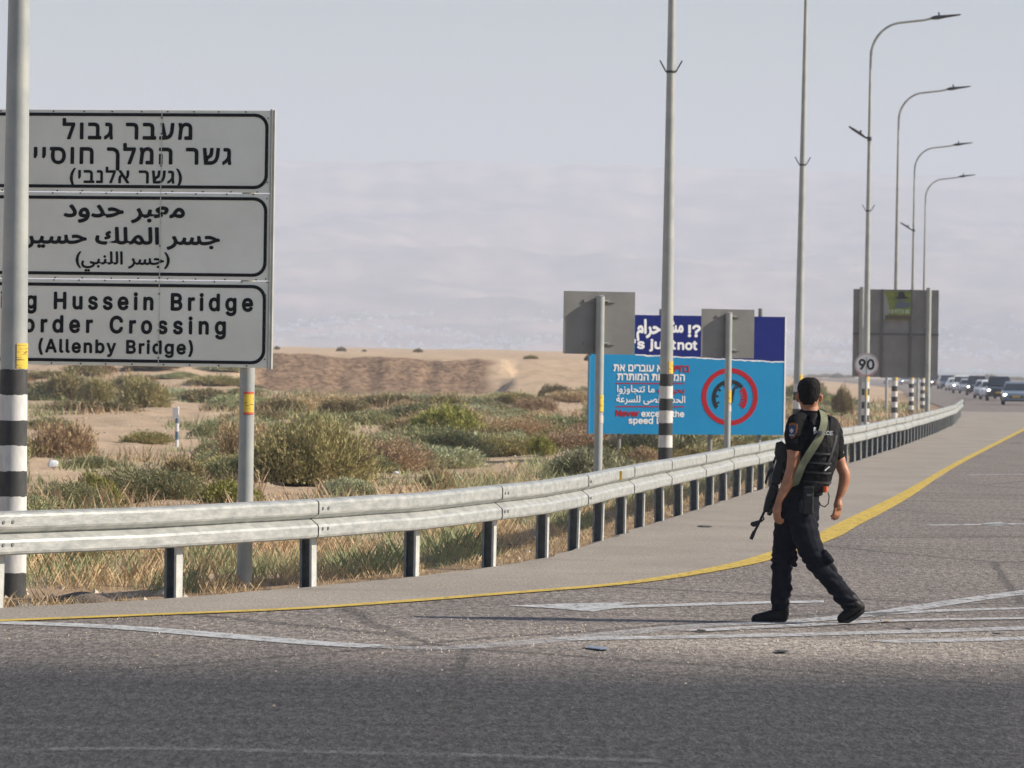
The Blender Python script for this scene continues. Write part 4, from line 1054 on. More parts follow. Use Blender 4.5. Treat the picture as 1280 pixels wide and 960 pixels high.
def lamp(loc, label, side=False, bands=8, stick=True, rz=0, top=ZT, reach=2.35):
    e = thing('street_lamp', loc, label, 'street lamp', 'street lamps standing behind the guardrail', rz)
    zs = [-.3, .0, 1.75, 3, 4.5, 6, 7.5, 9, top - 1.1]
    MB().tube([(0, 0, z) for z in (bands * .196, 3, 4.5, 6, 7.5, 9, top - 1.1)], [rad(z) for z in (bands * .196, 3, 4.5, 6, 7.5, 9, top - 1.1)], 20).build('pole', galv_light, e, True)
    MB().tube([(0, 0, z) for z in (-.2, 0, bands * .196)], [rad(0) + .002, rad(0) + .002, rad(bands * .196) + .002], 20).build('painted_base', STR, e, True)
    # curved arm
    pts = [(0, 0, top - 1.1)]
    rr_ = .95
    for k in range(1, 9):
        a = R(180 - 80 * k / 8)
        pts.append((rr_ + rr_ * math.cos(a), 0, top - 1.1 + rr_ * 1.12 * math.sin(a)))
    lx, lz = pts[-1][0], pts[-1][2]
    pts.append((lx + (reach - lx) * .5, 0, lz + .10))
    pts.append((reach - .5, 0, lz + .17))
    hx, hz_ = reach - .5, lz + .17
    MB().tube(pts, [rad(top - 1.1)] + [.042] * 4 + [.035] * (len(pts) - 5), 12).build('arm', galv_light, e, True)
    # lamp head: slim wedge rising outwards
    prof = [(-.12, -.02), (-.05, -.05), (.12, -.045), (.3, .0), (.75, .085), (.78, .1), (.74, .115), (.25, .075), (.02, .06), (-.1, .02)]
    hb = MB().prism([(hx + a, hz_ + c_) for a, c_ in prof], -.13, .13).build('lamp_head', lamp_dark, e)
    bevel(hb, .015, 2)
    MB().tube([(hx + .14, 0, hz_ + .05), (hx + .12, 0, hz_ + .17)], [.03, .022], 8).build('photocell', lamp_dark, hb)
    # v shaped flag bracket
    fbk = MB() if loc[1] < 140 else None
    if fbk: fbk.tube([(0, 0, 6.58), (rad(6.6) + .01, -.02, 6.58), (rad(6.6) + .11, -.02, 6.76)], .012, 6)
    if fbk: fbk.tube([(0, 0, 6.58), (-rad(6.6) - .01, -.02, 6.58), (-rad(6.6) - .11, -.02, 6.76)], .012, 6)
    if fbk: fbk.tube([(0, 0, 6.56), (0, 0, 6.60)], rad(6.58) + .006, 14)
    if fbk: fbk.build('flag_bracket', lamp_dark, e)
    if side:
        zc = 8.62 + side
        prof = [(.0, 0), (-.1, .03), (-.2, .08), (-.5, .27), (-.62, .37), (-.6, .39), (-.45, .31), (-.24, .18), (-.12, .08), (0, .05)]
        sb = MB().prism([(a, zc + c_) for a, c_ in prof], -.1, .1).build('side_lamp_head', lamp_dark, e)
        MB().tube([(-.28, 0, zc + .17), (-.25, 0, zc + .27)], .03, 8).build('photocell', lamp_dark, sb)
        MB().tube([(0, 0, zc - .04), (0, 0, zc + .08)], rad(8.6) + .012, 14).build('clamp', lamp_dark, e)
    if stick:
        wrap_patch(rad(1.9), -72, 10, bands * .196 + .005, bands * .196 + .2).build('sticker', sticker, e)
    return e


lamp((-3.84, 33.9, -.03), 'thick nearest pole with black and white painted base, at the left edge behind the barrier', bands=9, stick=True)
lamp((2.46, 70.2, -.02), 'lamp pole with striped base standing in front of the blue billboard', bands=9)
lamp((6.56, 101, -.02), 'lamp pole rising behind the head of the walking person', bands=8).rotation_euler[1] = R(.3)
lamp((10.37, 129, -.02), 'tallest fully visible curved street lamp with a tilted side lamp, beside the speed limit sign', side=.05)
lamp((14.0, 161, -.02), 'second curved street lamp from the left, without side lamp, rising behind the grey sign back')
lamp((18.15, 200, -.02), 'third curved street lamp, with a small side lamp on its left', side=-.3)
lamp((21.65, 232, -.02), 'smallest and farthest curved street lamp, rightmost of the row')

# ------------------------------------------------------------------ signs
alu_back = mat('dull_aluminium', (.23, .225, .21), .6, (.28, .275, .26), 2.2, metal=.2, bump=.0015, bscale=6)
alu_rail = mat('aluminium_rail', (.33, .33, .32), .5, metal=.3)
sign_grey = mat('weathered_white_sheeting', (.83, .82, .72), .5, (.95, .94, .84), 1.1, bump=.010, bscale=1.6)
blackp = mat('black_print', (.018, .018, .02), .5)
whitep = mat('white_print', (.75, .76, .78), .5)
redp = mat('red_print', (.33, .012, .02), .5)
navyp = mat('navy_print', (.004, .012, .13), .7, (.006, .015, .15), 1.5)
bluep = mat('sky_blue_print', (.008, .20, .42), .6, (.010, .22, .45), 1.2, bump=.002, bscale=1.5)

for m_ in (bluep, navyp, redp, whitep, blackp):
    m_.node_tree.nodes['Principled BSDF'].inputs['Specular IOR Level'].default_value = .12
# --- three panel direction sign at the left
D = 35.6
pxm = F / D
c0 = P(334, 460, D)                        # lower right corner
yaw = -R(10)
cx_, cz_ = math.cos(yaw), math.sin(yaw)
W, H = 2.62, 2.085
e = thing('direction_sign', (c0.x - W * cx_, c0.y - W * cz_, 0), 'large grey three-panel border crossing sign in three languages, behind the barrier at the left', 'road sign', rz=yaw)
zb = c0.z
xs_ = cx_ * pxm


def sx(px):
    return W - (334 - px) / (pxm * cx_)


def sz(py, px):
    return zb + ((460 - py) + (334 - px) * -.0175) / pxm


for z0, z1, names in ((1.418, 2.085, 0), (.708, 1.408, 1), (.0, .698, 2)):
    o = MB().box(0, 0, zb + z0, W, .03, zb + z1).build('panel', sign_grey, e)
    bevel(o, .006, 2)
    # black rounded border line
    mb = MB()
    m_ = .018
    r0, r1 = .085, .112
    X0, X1, Z0, Z1 = m_, W - m_, zb + z0 + .028, zb + z1 - .028
    th_ = .026
    ya, yb = -.0035, -.0005
    for (cx, cz, a0) in ((X1 - r1, Z1 - r1, 0), (X0 + r1, Z1 - r1, 90), (X0 + r1, Z0 + r1, 180), (X1 - r1, Z0 + r1, 270)):
        arc_band(mb, cx, cz, r0, r1, a0, a0 + 90, ya, yb, 8)
    mb.box(X0 + r1, ya, Z1 - th_, X1 - r1, yb, Z1)
    mb.box(X0 + r1, ya, Z0, X1 - r1, yb, Z0 + th_)
    mb.box(X1 - th_, ya, Z0 + r1, X1, yb, Z1 - r1)
    mb.box(X0, ya, Z0 + r1, X0 + th_, yb, Z1 - r1)
    mb.build('border_line', blackp, o)
# edge frame, seam strip and rivets
MB().box(W + .002, -.012, zb - .01, W + .014, .045, zb + H + .008).box(W + .014, -.002, zb - .01, W + .034, .05, zb + H + .0).build('frame', mat('frame_metal', (.38, .38, .35), .5, (.46, .46, .43), 5, metal=.2), e)
sm_x = sx(196)
MB().box(sm_x - .003, -.0065, zb, sm_x + .003, -.0035, zb + H).build('seam_strip', mat('seam', (.7, .7, .62), .5), e)
rv = MB()
rr = random.Random(8)
for z_ in (.014, .694, .712, 1.404, 1.422, 2.07):
    x = .12
    while x < W:
        rv.tube([(x, -.0005, zb + z_), (x, -.006, zb + z_)], .007, 6)
        x += .235 + rr.uniform(-.03, .03)
for z_ in [i * .13 + .07 for i in range(16)]:
    rv.tube([(W - .022, -.0005, zb + z_), (W - .022, -.006, zb + z_)], .006, 6)
    if rr.random() < .7:
        rv.tube([(sm_x, -.0065, zb + z_), (sm_x, -.011, zb + z_)], .008, 6)
tag(rv.build('rivet', mat('rivet_dark', (.12, .11, .10), .6), e), kind='stuff')
# writing
K = dict(m=blackp, y=-.0028)


def sline(txt, a, b_, base, cap, **kw):
    """fit a line between picture columns a and b_, baseline row base, letter height cap (rows)"""
    mid = (a + b_) / 2
    return lettering(txt, e, sx(a), sx(b_), sz(base, mid), cap / pxm, blackp, -.0028, slant=0, **kw)


sline('מעבר גבול', 70, 234, 171.5, 21, rtl=True, space=1.25, bold=.029)
sline('גשר המלך חוסיין', 19, 284, 202.5, 21, rtl=True, space=1.22, bold=.029)
sline('(גשר אלנבי)', 80, 222, 226.8, 16.5, rtl=True, space=1.15, bold=.024)
sline('معبر حدود', 73, 226, 269.5, 22, rtl=True, bold=.034, href=.714)
sline('جسر الملك حسين', 12, 271, 303, 20, rtl=True, bold=.036, href=.714)
sline('(جسر اللنبي)', 89, 208, 329, 15.5, rtl=True, bold=.028, href=.714)
sline('King Hussein Bridge', -28, 314, 385.5, 20, bold=.029, space=1.4)
sline('Border Crossing', 2, 280, 415, 20, bold=.029, space=1.45)
sline('(Allenby Bridge)', 43, 239, 440.5, 15.8, bold=.029, space=1.2)
for x in (sx(305.5), sx(-20)):
    pl = MB().tube([(x, .095, -.3), (x, .095, zb + H - .05)], .062, 20).build('post', galv_light, e, True)
    if x > 1:
        a_ = wrap_patch(.062, -100, -20, 0, .175)
        so_ = a_.build('sticker', sticker, pl)
        so_.location = (x, .095, sz(518, 305) )
        MB().box(0, 0, 0, .001, .001, .001)
        for zq in (0, .165):
            q_ = wrap_patch(.0625, -101, -19, 0, .018).build('sticker_edge', red_sticker, pl)
            q_.location = (x, .095, sz(518, 305) + zq)
    for z_ in (.25, 1.0, 1.8):
        MB().box(x - .1, .032, zb + z_, x + .1, .05, zb + z_ + .04).build('bracket', alu_rail, e)


# --- plain sheet signs seen from behind
def back_sign(x0, y0, x1, y1, d, postx, yawd, label, stick=None, grp=None):
    """picture box of the sheet, distance, column of the post"""
    a, b_ = P(x0, y1, d), P(x1, y0, d)
    cxm = P(postx, y1, d)
    e = thing('sign', (cxm.x, d, 0), label, 'road sign', grp, R(yawd))
    c_ = math.cos(R(yawd))
    l, r_ = (a.x - cxm.x) / c_, (b_.x - cxm.x) / c_
    z0, z1 = a.z, b_.z
    o = MB().box(l, .06, z0, r_, .064, z1).build('panel', alu_back, e)
    pr = .052
    pl = MB().tube([(0, 0, -.3), (0, 0, z1 - .06)], pr, 16).build('post', galv_light, e, True)
    MB().tube([(0, 0, z1 - .06), (0, 0, z1 - .045)], [pr + .004, pr - .02], 16).build('cap', alu_rail, pl)
    for z_ in (z1 - .13, z0 + .11):
        q_ = MB().box(l + (r_ - l) * .28, .045, z_, l + (r_ - l) * .72, .058, z_ + .035).build('bracket', alu_back, e)
        MB().tube([(pr + .05, -.01, z_ + .018), (pr + .05, .05, z_ + .018)], .02, 8).tube([(pr - .01, -.0, z_ + .018), (pr + .05, -.0, z_ + .018)], .014, 8).build('clamp', alu_rail, e)
    if stick:
        z_ = P(postx, stick, d).z
        q_ = wrap_patch(pr, -95, -5, 0, .2).build('sticker', sticker, pl)
        q_.location = (0, 0, z_)
        q_ = wrap_patch(pr, -95, -5, 0, .09).build('sticker', mat('pale_sticker', (.6, .52, .45), .5), pl)
        q_.location = (0, 0, z_ - .13)
    return e


back_sign(705, 365, 796, 442, 52, 749.5, 13.5, 'back of the left square grey sign, its post left of the billboard lettering', 515)
back_sign(877, 387, 945, 447, 69, 910.5, 13.5, 'back of the square grey sign standing in front of the red dial of the billboard', 504)

# --- billboard
D = 84.0
pxm = F / D
A = R(24)
cA = math.cos(A)
bl_ = P(737, 541, D)
e = thing('billboard', (bl_.x, D, 0), 'blue road safety billboard with red speed dial, beside the road behind the barrier', 'billboard', rz=A)
BWd = (983 - 737) / pxm / cA * 1.012
z0 = bl_.z - .0
hL = 147 / pxm


def bx(px):
    u = (px - 737) / (983 - 737)
    return BWd * (u * .985 + .015 * u * u)


def bz(py, px):
    kk = 1 + .018 * (px - 737) / 246
    # picture row to height, undoing the camera roll and the slight convergence
    return z0 + ((541 - py) + (px - 737) * .0149) / pxm * kk


frm = MB().box(0, 0, bz(542, 737), BWd, .05, bz(394, 800)).build('panel', bluep, e)
# navy upper sheet with a torn lower edge and a white paper edge under it
rr = random.Random(12)
nx_ = 60
edge = []
for k in range(nx_ + 1):
    px = 793 + (983 - 793) * k / nx_
    row = 443 + (px - 793) * .055 + .9 * fb(k * .23, 2) + .5 * fb(k * .9, 7)
    edge.append((bx(px), bz(row, px)))
top_ = [(BWd + .001, bz(397.5, 983)), (bx(793), bz(394, 793))]
MB().prism(edge + top_, -.005, -.0005).build('navy_sheet', navyp, e)
pedge = [(x, z - .018 - .028 * abs(fb(i * .37, 4))) for i, (x, z) in enumerate(edge)]
MB().prism([p for p in pedge] + [(x, z + .004) for x, z in reversed(edge)], -.0035, -.0008).build('torn_paper_edge', whitep, e)
MB().box(-.03, -.012, bz(542, 737), .0, .06, bz(445, 737)).build('left_edge', mat('blue_edge', (.03, .24, .45), .4), e)
MB().box(BWd, -.01, bz(542, 983), BWd + .03, .06, bz(397.5, 983)).build('right_edge', whitep, e)


def bline(txt, a, b_, base, cap, m_, **kw):
    return lettering(txt, e, bx(a), bx(b_), bz(base, (a + b_) / 2), cap / pxm, m_, -.008, **kw)


bline('حرام', 795, 824, 417, 17, whitep, rtl=True, bold=.04, href=.714)
bline('مش', 828, 853, 415.5, 16, whitep, rtl=True, bold=.04, href=.714)
bline('!?', 860, 875, 421.5, 14, whitep, bold=.03)
bline("It's just", 775, 844, 436, 11, whitep, bold=.035)
bline('not', 847, 871, 437.5, 11, whitep, bold=.035)
bline('בחיים', 838, 862, 465.5, 8.6, redp, rtl=True, bold=.025)
bline('לא עוברים את', 766, 833, 464.5, 8.6, whitep, rtl=True, bold=.025)
bline('המהירות המותרת', 771, 856, 476, 8.6, whitep, rtl=True, bold=.025)
bline('بحياتك', 822, 856, 491.5, 8.5, redp, rtl=True, bold=.018, href=.714)
bline('ما تتجاوزوا', 771, 818, 490.5, 8.5, whitep, rtl=True, bold=.018, href=.714)
bline('الحد الاقصى للسرعة', 770, 857, 503.5, 8.5, whitep, rtl=True, bold=.018, href=.714)
bline('Never', 770, 799, 520.5, 7.5, redp, bold=.03)
bline('exceed the', 802, 856, 521.5, 7.5, whitep, bold=.022)
bline('speed limit', 786, 842, 530, 7.5, whitep, bold=.022)
for row in (479.5, 508.5):
    MB().prism([(bx(769), bz(row + .5, 769)), (bx(856), bz(row + 1.3, 856)), (bx(856), bz(row, 856)), (bx(769), bz(row - .8, 769))], -.006, -.001).build('red_rule', redp, e)
# the dial: red ring, black gauge with a red end, needle
cx, cz = bx(914), bz(497, 914)
rs_ = 36.5 / pxm
kx = 1 / cA
dm = MB()
for k in range(64):
    t0, t1 = 2 * math.pi * k / 64, 2 * math.pi * (k + 1) / 64
    dm.prism([(cx + kx * r * math.cos(tt), cz + r * math.sin(tt)) for r, tt in ((rs_ * .83, t0), (rs_, t0), (rs_, t1), (rs_ * .83, t1))], -.006, -.001)
dm.build('red_ring', redp, e)


def sector(r0, r1, a0, a1, m_, nm, n=20):
    mb = MB()
    for k in range(n):
        t0, t1 = R(a0 + (a1 - a0) * k / n), R(a0 + (a1 - a0) * (k + 1) / n)
        mb.prism([(cx + kx * r * math.cos(tt), cz - .02 + r * math.sin(tt)) for r, tt in ((r0, t0), (r1, t0), (r1, t1), (r0, t1))], -.006, -.001)
    for k in range(6):
        a = R(a0 + (a1 - a0) * (k + .5) / 6)
        ca, sa = math.cos(a), math.sin(a)
        w_ = .018
        q_ = [(cx + kx * (r * ca - w * sa), cz - .02 + r * sa + w * ca) for r, w in ((r0 * .8, -w_), (r0 + .002, -w_), (r0 + .002, w_), (r0 * .8, w_))]
        mb.prism(q_, -.0062, -.0012)
    return mb.build(nm, m_, e)


sector(rs_ * .50, rs_ * .63, 40, 218, blackp, 'gauge_arc')
sector(rs_ * .50, rs_ * .63, -38, 38, redp, 'gauge_red_arc')
MB().prism([(cx - .07, cz - .06), (cx + .07, cz - .08), (cx + .13, cz + .24)], -.0065, -.0015).prism([(cx - .08 + .08 + .07 * math.cos(tt), cz - .09 + .06 * math.sin(tt)) for tt in [2 * math.pi * k / 16 for k in range(16)]], -.0068, -.0018).build('needle', blackp, e)
for px_ in (777, 829, 893, 955):
    MB().tube([(bx(px_), .11, -.4), (bx(px_), .11, bz(390, px_) + .05)], .045, 12).build('post', mat('weathered_post', (.22, .22, .2), .7, (.28, .27, .25), 8), e, True)
MB().tube([(bx(772), .7, -.3), (bx(777), .12, 1.0)], .022, 8).build('brace', mat('pale_wood', (.5, .46, .4), .8), e)
MB().tube([(bx(829), .7, -.3), (bx(829), .12, 1.0)], .022, 8).build('brace', mat('pale_wood', (.5, .46, .4), .8), e)
for zz_ in (.9, 2.2):
    MB().box(.1, .055, z0 + zz_, BWd - .1, .09, z0 + zz_ + .06).build('cross_rail', alu_rail, e)

# --- speed limit sign
D = 113.0
pxm = F / D
cc = P(1083, 456, D)
e = thing('speed_limit_sign', (cc.x, D, 0), 'small round white speed limit sign reading 90, in front of the large grey sign back', 'road sign')
r = .305
MB().prism([(x, z) for x, z in circ(0, cc.z, r, 40)], -.03, -.027).build('sign_face', mat('sign_white', (.85, .85, .85), .4), e)
mb = MB()
for k in range(48):
    t0, t1 = 2 * math.pi * k / 48, 2 * math.pi * (k + 1) / 48
    mb.prism([(q * math.cos(tt), cc.z + q * math.sin(tt)) for q, tt in ((r * .87, t0), (r * .985, t0), (r * .985, t1), (r * .87, t1))], -.034, -.0305)
mb.build('faded_red_rim', mat('faded_red', (.55, .40, .39), .5, (.60, .50, .50), 3), e)
mb = MB()
for k in range(12):
    t0, t1 = R(215 + 110 * k / 12), R(215 + 110 * (k + 1) / 12)
    mb.prism([(q * math.cos(tt), cc.z + q * math.sin(tt)) for q, tt in ((r * .85, t0), (r * .985, t0), (r * .985, t1), (r * .85, t1))], -.036, -.0345)
mb.build('red_rim_remnant', mat('old_red', (.55, .18, .17), .5, (.62, .45, .44), 6), e)
lettering('90', e, -.19, .19, cc.z - .115, .25, blackp, -.036, bold=.026)
pl = MB().tube([(0, 0, -.3), (0, 0, cc.z + .2)], .035, 12).build('post', galv_light, e, True)
q_ = wrap_patch(.035, -95, 5, 0, .22).build('sticker', sticker, pl)
q_.location = (0, 0, P(1084, 498, D).z)

# --- large sign seen from behind
D = 140.0
pxm = F / D
c_ = P(1065, 471, D)
yawb = R(-2)
e = thing('large_sign', (c_.x, D, 0), 'large grey sign seen from behind on tall posts, small poster near its top', 'road sign', rz=yawb)
W, H = 107 / pxm, 110 / pxm
xs2 = [0, 19 / pxm, 36 / pxm, 72 / pxm, 92 / pxm, W]
zs2 = [c_.z, c_.z + 54 / pxm, c_.z + H]
rr = random.Random(4)
for i in range(5):
    for j in range(2):
        MB().box(xs2[i] + .006, .0, zs2[j] + .006, xs2[i + 1] - .006, .03 + rr.uniform(-.004, .004), zs2[j + 1] - .006).build('panel', alu_back, e)
for x in (xs2[2], xs2[3]):
    MB().box(x - .035, -.05, zs2[0], x + .035, -.002, zs2[2]).build('stiffener', mat('stiffener_metal', (.13, .13, .13), .6), e)
MB().box(0, -.04, zs2[1] - .03, W, -.003, zs2[1] + .03).build('cross_rail', mat('stiffener_metal', (.13, .13, .13), .6), e)
for px_ in (1076, 1159):
    x = (px_ - 1065) / pxm
    MB().tube([(x, -.12, -.4), (x, -.12, zs2[2] + .06)], .082, 16).build('post', galv_light, e, True)
    for zz_ in (.3, 1.6, 2.6):
        MB().box(x - .12, -.06, zs2[0] + zz_, x + .12, -.001, zs2[0] + zz_ + .05).build('bracket', alu_rail, e)
x = (1158 - 1065) / pxm
o = wrap_patch(.082, -95, 0, 0, .2).build('sticker', sticker, e)
o.location = (x, -.12, P(1158, 490, D).z)
# poster: yellow green print with a dark hat shape over a grey shape and unreadable writing
px0, px1 = (1103 - 1065) / pxm, (1137 - 1065) / pxm
pz0, pz1 = P(1120, 400, D).z, P(1120, 364, D).z
po = MB().box(px0, -.058, pz0, px1, -.052, pz1).build('poster', mat('poster_green', (.25, .29, .05), .6, (.14, .19, .05), 3), e)
pw, ph = px1 - px0, pz1 - pz0
MB().prism([(px0, pz0 + ph * .0), (px0 + pw * .24, pz0 + ph * .3), (px0 + pw * .12, pz0 + ph * .75), (px0, pz1)], -.061, -.0585).build('poster_pale_corner', mat('poster_grey', (.32, .33, .3), .6), po)
MB().prism([(px0 + pw * a, pz0 + ph * c_) for a, c_ in ((.4, .8), (.52, .8), (.55, .97), (.72, .98), (.78, .82), (.95, .78), (.78, .74), (.5, .73))], -.0612, -.0587).build('poster_dark_shape', mat('poster_dark', (.03, .035, .04), .6), po)
MB().prism([(px0 + pw * a, pz0 + ph * c_) for a, c_ in ((.35, .45), (.6, .4), (.95, .45), (.98, .6), (.75, .62), (.7, .73), (.52, .72), (.5, .6))], -.0612, -.0587).build('poster_grey_shape', mat('poster_mid', (.13, .15, .18), .6), po)
MB().box(px0 + .05, -.0615, pz0 + ph * .02, px1 - .0, -.0588, pz0 + ph * .16).build('poster_brown_strip', mat('poster_brown', (.12, .09, .06), .6), po)
rr = random.Random(6)
wt = MB()
x = px0 + pw * .22
while x < px1 - .05:
    ww = rr.uniform(.025, .05)
    wt.box(x, -.0615, pz0 + ph * .22, x + .018, -.0588, pz0 + ph * .36)
    if rr.random() < .7:
        wt.box(x + .018, -.0615, pz0 + ph * rr.choice([.22, .29, .34]), x + ww, -.0588, pz0 + ph * rr.choice([.345, .36, .38]))
    x += ww + .016
wt.build('poster_writing', mat('poster_pale', (.5, .6, .45), .6), po)

# --- a second, smaller sign hidden behind the large one: only its legs show
D = 205.0
e = thing('sign', (P(1108, 500, D).x, D, 0), 'pair of thin grey sign legs showing under the large grey sign back', 'road sign')
W2 = P(1147, 500, D).x - P(1108, 500, D).x
for x in (0, W2):
    MB().tube([(x, 0, -.3), (x, 0, 3.2)], .07, 12).build('post', galv_light, e, True)
MB().box(-.3, -.05, 1.6, W2 + .3, -.02, 3.2).build('panel', alu_back, e)

# --- kilometre marker out in the scrub
c_ = G(221, 553)
gz = terr(c_.x, c_.y)
e = thing('marker_post', (c_.x, c_.y, gz), 'thin blue and white marker post with a small white plate standing in the desert scrub', 'marker post')
mb_b, mb_w = MB(), MB()
zt = .93
for k in range(5):
    (mb_w if k % 2 == 0 else mb_b).tube([(0, 0, zt * k / 5), (0, 0, zt * (k + 1) / 5)], .04, 10)
mb_w.build('white_band', mat('marker_white', (.7, .7, .7), .6), e, True)
mb_b.build('blue_band', mat('marker_blue', (.08, .16, .24), .6), e, True)
MB().box(-.10, -.06, zt - .26, .03, -.045, zt - .02).build('plate', mat('marker_white', (.7, .7, .7), .6), e)

# ------------------------------------------------------------------ plants
def leafmat(name, c, c2, soft=.12):
    m = bpy.data.materials.new(name)
    m.use_nodes = True
    t = m.node_tree
    b = t.nodes['Principled BSDF']
    co = node(t, 'ShaderNodeTexCoord').outputs['Object']
    oi = node(t, 'ShaderNodeObjectInfo')
    n = nz(t, co, 2.2, 4, .7)
    n2 = nz(t, co, 30, 2, .6)
    c_ = mixc(t, ramp(t, n, .36, .64), c, c2)
    c_ = mixc(t, ramp(t, n2, .35, .8), c_, tuple(min(1, v * 1.7) for v in c2))
    hs = node(t, 'ShaderNodeHueSaturation')
    t.links.new(math_(t, 'MULTIPLY_ADD', oi.outputs['Random'], .025, .488), hs.inputs['Hue'])
    t.links.new(math_(t, 'MULTIPLY_ADD', oi.outputs['Random'], .45, .8), hs.inputs['Value'])
    t.links.new(c_, hs.inputs['Color'])
    t.links.new(hs.outputs[0], b.inputs['Base Color'])
    b.inputs['Roughness'].default_value = .8
    b.inputs['Specular IOR Level'].default_value = .15
    tr = node(t, 'ShaderNodeBsdfTranslucent')
    t.links.new(hs.outputs[0], tr.inputs[0])
    mx = node(t, 'ShaderNodeMixShader')
    mx.inputs[0].default_value = soft
    t.links.new(b.outputs[0], mx.inputs[1])
    t.links.new(tr.outputs[0], mx.inputs[2])
    t.links.new(mx.outputs[0], t.nodes['Material Output'].inputs['Surface'])
    return m


LEAF = {
    'grey_green': leafmat('grey_green_leaf', (.155, .17, .085), (.275, .285, .155)),
    'olive': leafmat('olive_leaf', (.16, .14, .062), (.28, .245, .12)),
    'brown': leafmat('dry_brown_twig', (.24, .17, .10), (.40, .30, .19)),
    'yellow_green': leafmat('yellow_green_leaf', (.15, .155, .035), (.25, .24, .08)),
    'dark': leafmat('dark_olive_leaf', (.10, .09, .04), (.19, .165, .08)),
    'rust': leafmat('rusty_dry_leaf', (.28, .15, .06), (.40, .26, .13)),
    'pale': leafmat('pale_sage_leaf', (.25, .26, .155), (.37, .37, .24)),
    'straw': leafmat('dry_straw', (.36, .25, .13), (.52, .40, .235)),
}
TWIG = mat('twig_bark', (.14, .105, .075), .9)


def shrub_mesh(kind, nb, rr, flat=.7, upright=.4, lobes=4, leaf=.045, mats=None):
    """a bush one metre across: several clumps of thin leaves and twigs, base at z = 0"""
    mb = MB()
    cl = []
    for i in range(lobes):
        a = rr.uniform(0, 2 * math.pi)
        d = rr.uniform(0, .26) if i else 0
        s = rr.uniform(.2, .32) if i else .33
        cl.append((d * math.cos(a), d * math.sin(a), s))
    for i in range(nb):
        cx, cy, s = cl[rr.randrange(lobes)]
        # direction in the upper half dome
        u = rr.random() ** .8
        a = rr.uniform(0, 2 * math.pi)
        el = math.asin(u)
        rad_ = s * (1 - .55 * rr.random() ** 1.6) * (1 + .42 * fb(math.cos(a) * 2 + cx * 9, math.sin(a) * 2, u * 2))
        dv = Vector((math.cos(a) * math.cos(el), math.sin(a) * math.cos(el), math.sin(el)))
        p = Vector((cx, cy, 0)) + Vector((dv.x * rad_, dv.y * rad_, dv.z * rad_ * 1.5 * flat + .02))
        g = (dv * (1 - upright) + Vector((0, 0, upright)) + Vector((rr.gauss(0, .3), rr.gauss(0, .3), rr.gauss(0, .25)))).normalized()
        L = leaf * rr.uniform(.6, 1.7)
        side = g.cross(Vector((rr.gauss(0, 1), rr.gauss(0, 1), rr.gauss(0, 1)))).normalized() * L * rr.uniform(.10, .2)
        k = 1 if rr.random() < .12 else 0
        mb.add([p - side, p + side, p + g * L], [(0, 1, 2)], k)
    tw = MB()
    for i in range(60):
        cx, cy, s = cl[rr.randrange(lobes)]
        a = rr.uniform(0, 2 * math.pi)
        el = rr.uniform(.3, 1.4)
        dv = Vector((math.cos(a) * math.cos(el), math.sin(a) * math.cos(el), math.sin(el) * 1.4 * flat)) * s * rr.uniform(.85, 1.35)
        b0 = Vector((cx * .5, cy * .5, -.02))
        mid = b0.lerp(Vector((cx, cy, 0)) + dv, .5) + Vector((rr.gauss(0, .02), rr.gauss(0, .02), .02))
        tw.tube([b0, mid, Vector((cx, cy, 0)) + dv], [.007, .005, .002], 3, cap=False)
    return mb.mesh('foliage', [LEAF[kind], LEAF[{'grey_green': 'brown', 'olive': 'brown', 'brown': 'straw', 'yellow_green': 'olive', 'dark': 'brown', 'rust': 'olive', 'pale': 'grey_green', 'straw': 'brown'}[kind]]]), tw.mesh('stem', TWIG)


rr = random.Random(21)
SH = {}
for kind, spec in {
    'grey_green': [(.62, .45, 5), (.75, .5, 3), (.5, .4, 6)],
    'olive': [(.6, .35, 5), (.8, .4, 4)],
    'brown': [(.6, .5, 5), (.8, .55, 3)],
    'yellow_green': [(.8, .75, 4)],
    'dark': [(.55, .3, 6), (.75, .35, 4)],
    'rust': [(.4, .4, 6)],
    'pale': [(.55, .5, 6), (.7, .6, 4)],
    'straw': [(.8, .8, 5)],
}.items():
    SH[kind] = [shrub_mesh(kind, 11000, rr, fl, up, lo, .042) for fl, up, lo in spec]
BIG = {k: [shrub_mesh(k, 30000, rr, .7, .4, 9, .022)] for k in ('olive', 'grey_green', 'brown')}


def shrub(x, y, wdt, hgt_, kind, label, group=None, name='desert_shrub', big=False, sink=0, parts=True):
    f, s = rr.choice((BIG if big and kind in BIG else SH)[kind])
    z = terr(x, y) - sink
    rz = rr.uniform(0, 6.28)
    if parts:
        e = thing(name, (x, y, z), label, 'shrub', group, rz)
        e.scale = (wdt * 1.25, wdt * 1.25, hgt_ * 1.9)
        link('foliage', f, e)
        link('stem', s, e)
        return e
    o = link(name, f, None, (x, y, z))
    o.rotation_euler = (0, 0, rz)
    o.scale = (wdt * 1.25, wdt * 1.25, hgt_ * 1.9)
    tag(o, label, 'shrub', group)
    return o


placed = []


def key_shrub(px0, px1, ytop, ybase, kind, label, **kw):
    """shrub from its picture box, standing on the ground where its foot shows"""
    g = G((px0 + px1) / 2, ybase)
    d = g.y
    for _ in range(6):                                   # settle on the terrain
        z = terr(g.x, g.y)
        g = G((px0 + px1) / 2, ybase, z)
        if g.y > 330:
            g = P((px0 + px1) / 2, ybase, 330)
            break
    wdt = (px1 - px0) / F * g.y
    h = (ybase - ytop) / F * g.y
    placed.append((g.x, g.y, wdt / 2))
    return shrub(g.x, g.y, wdt, h, kind, label, **kw)


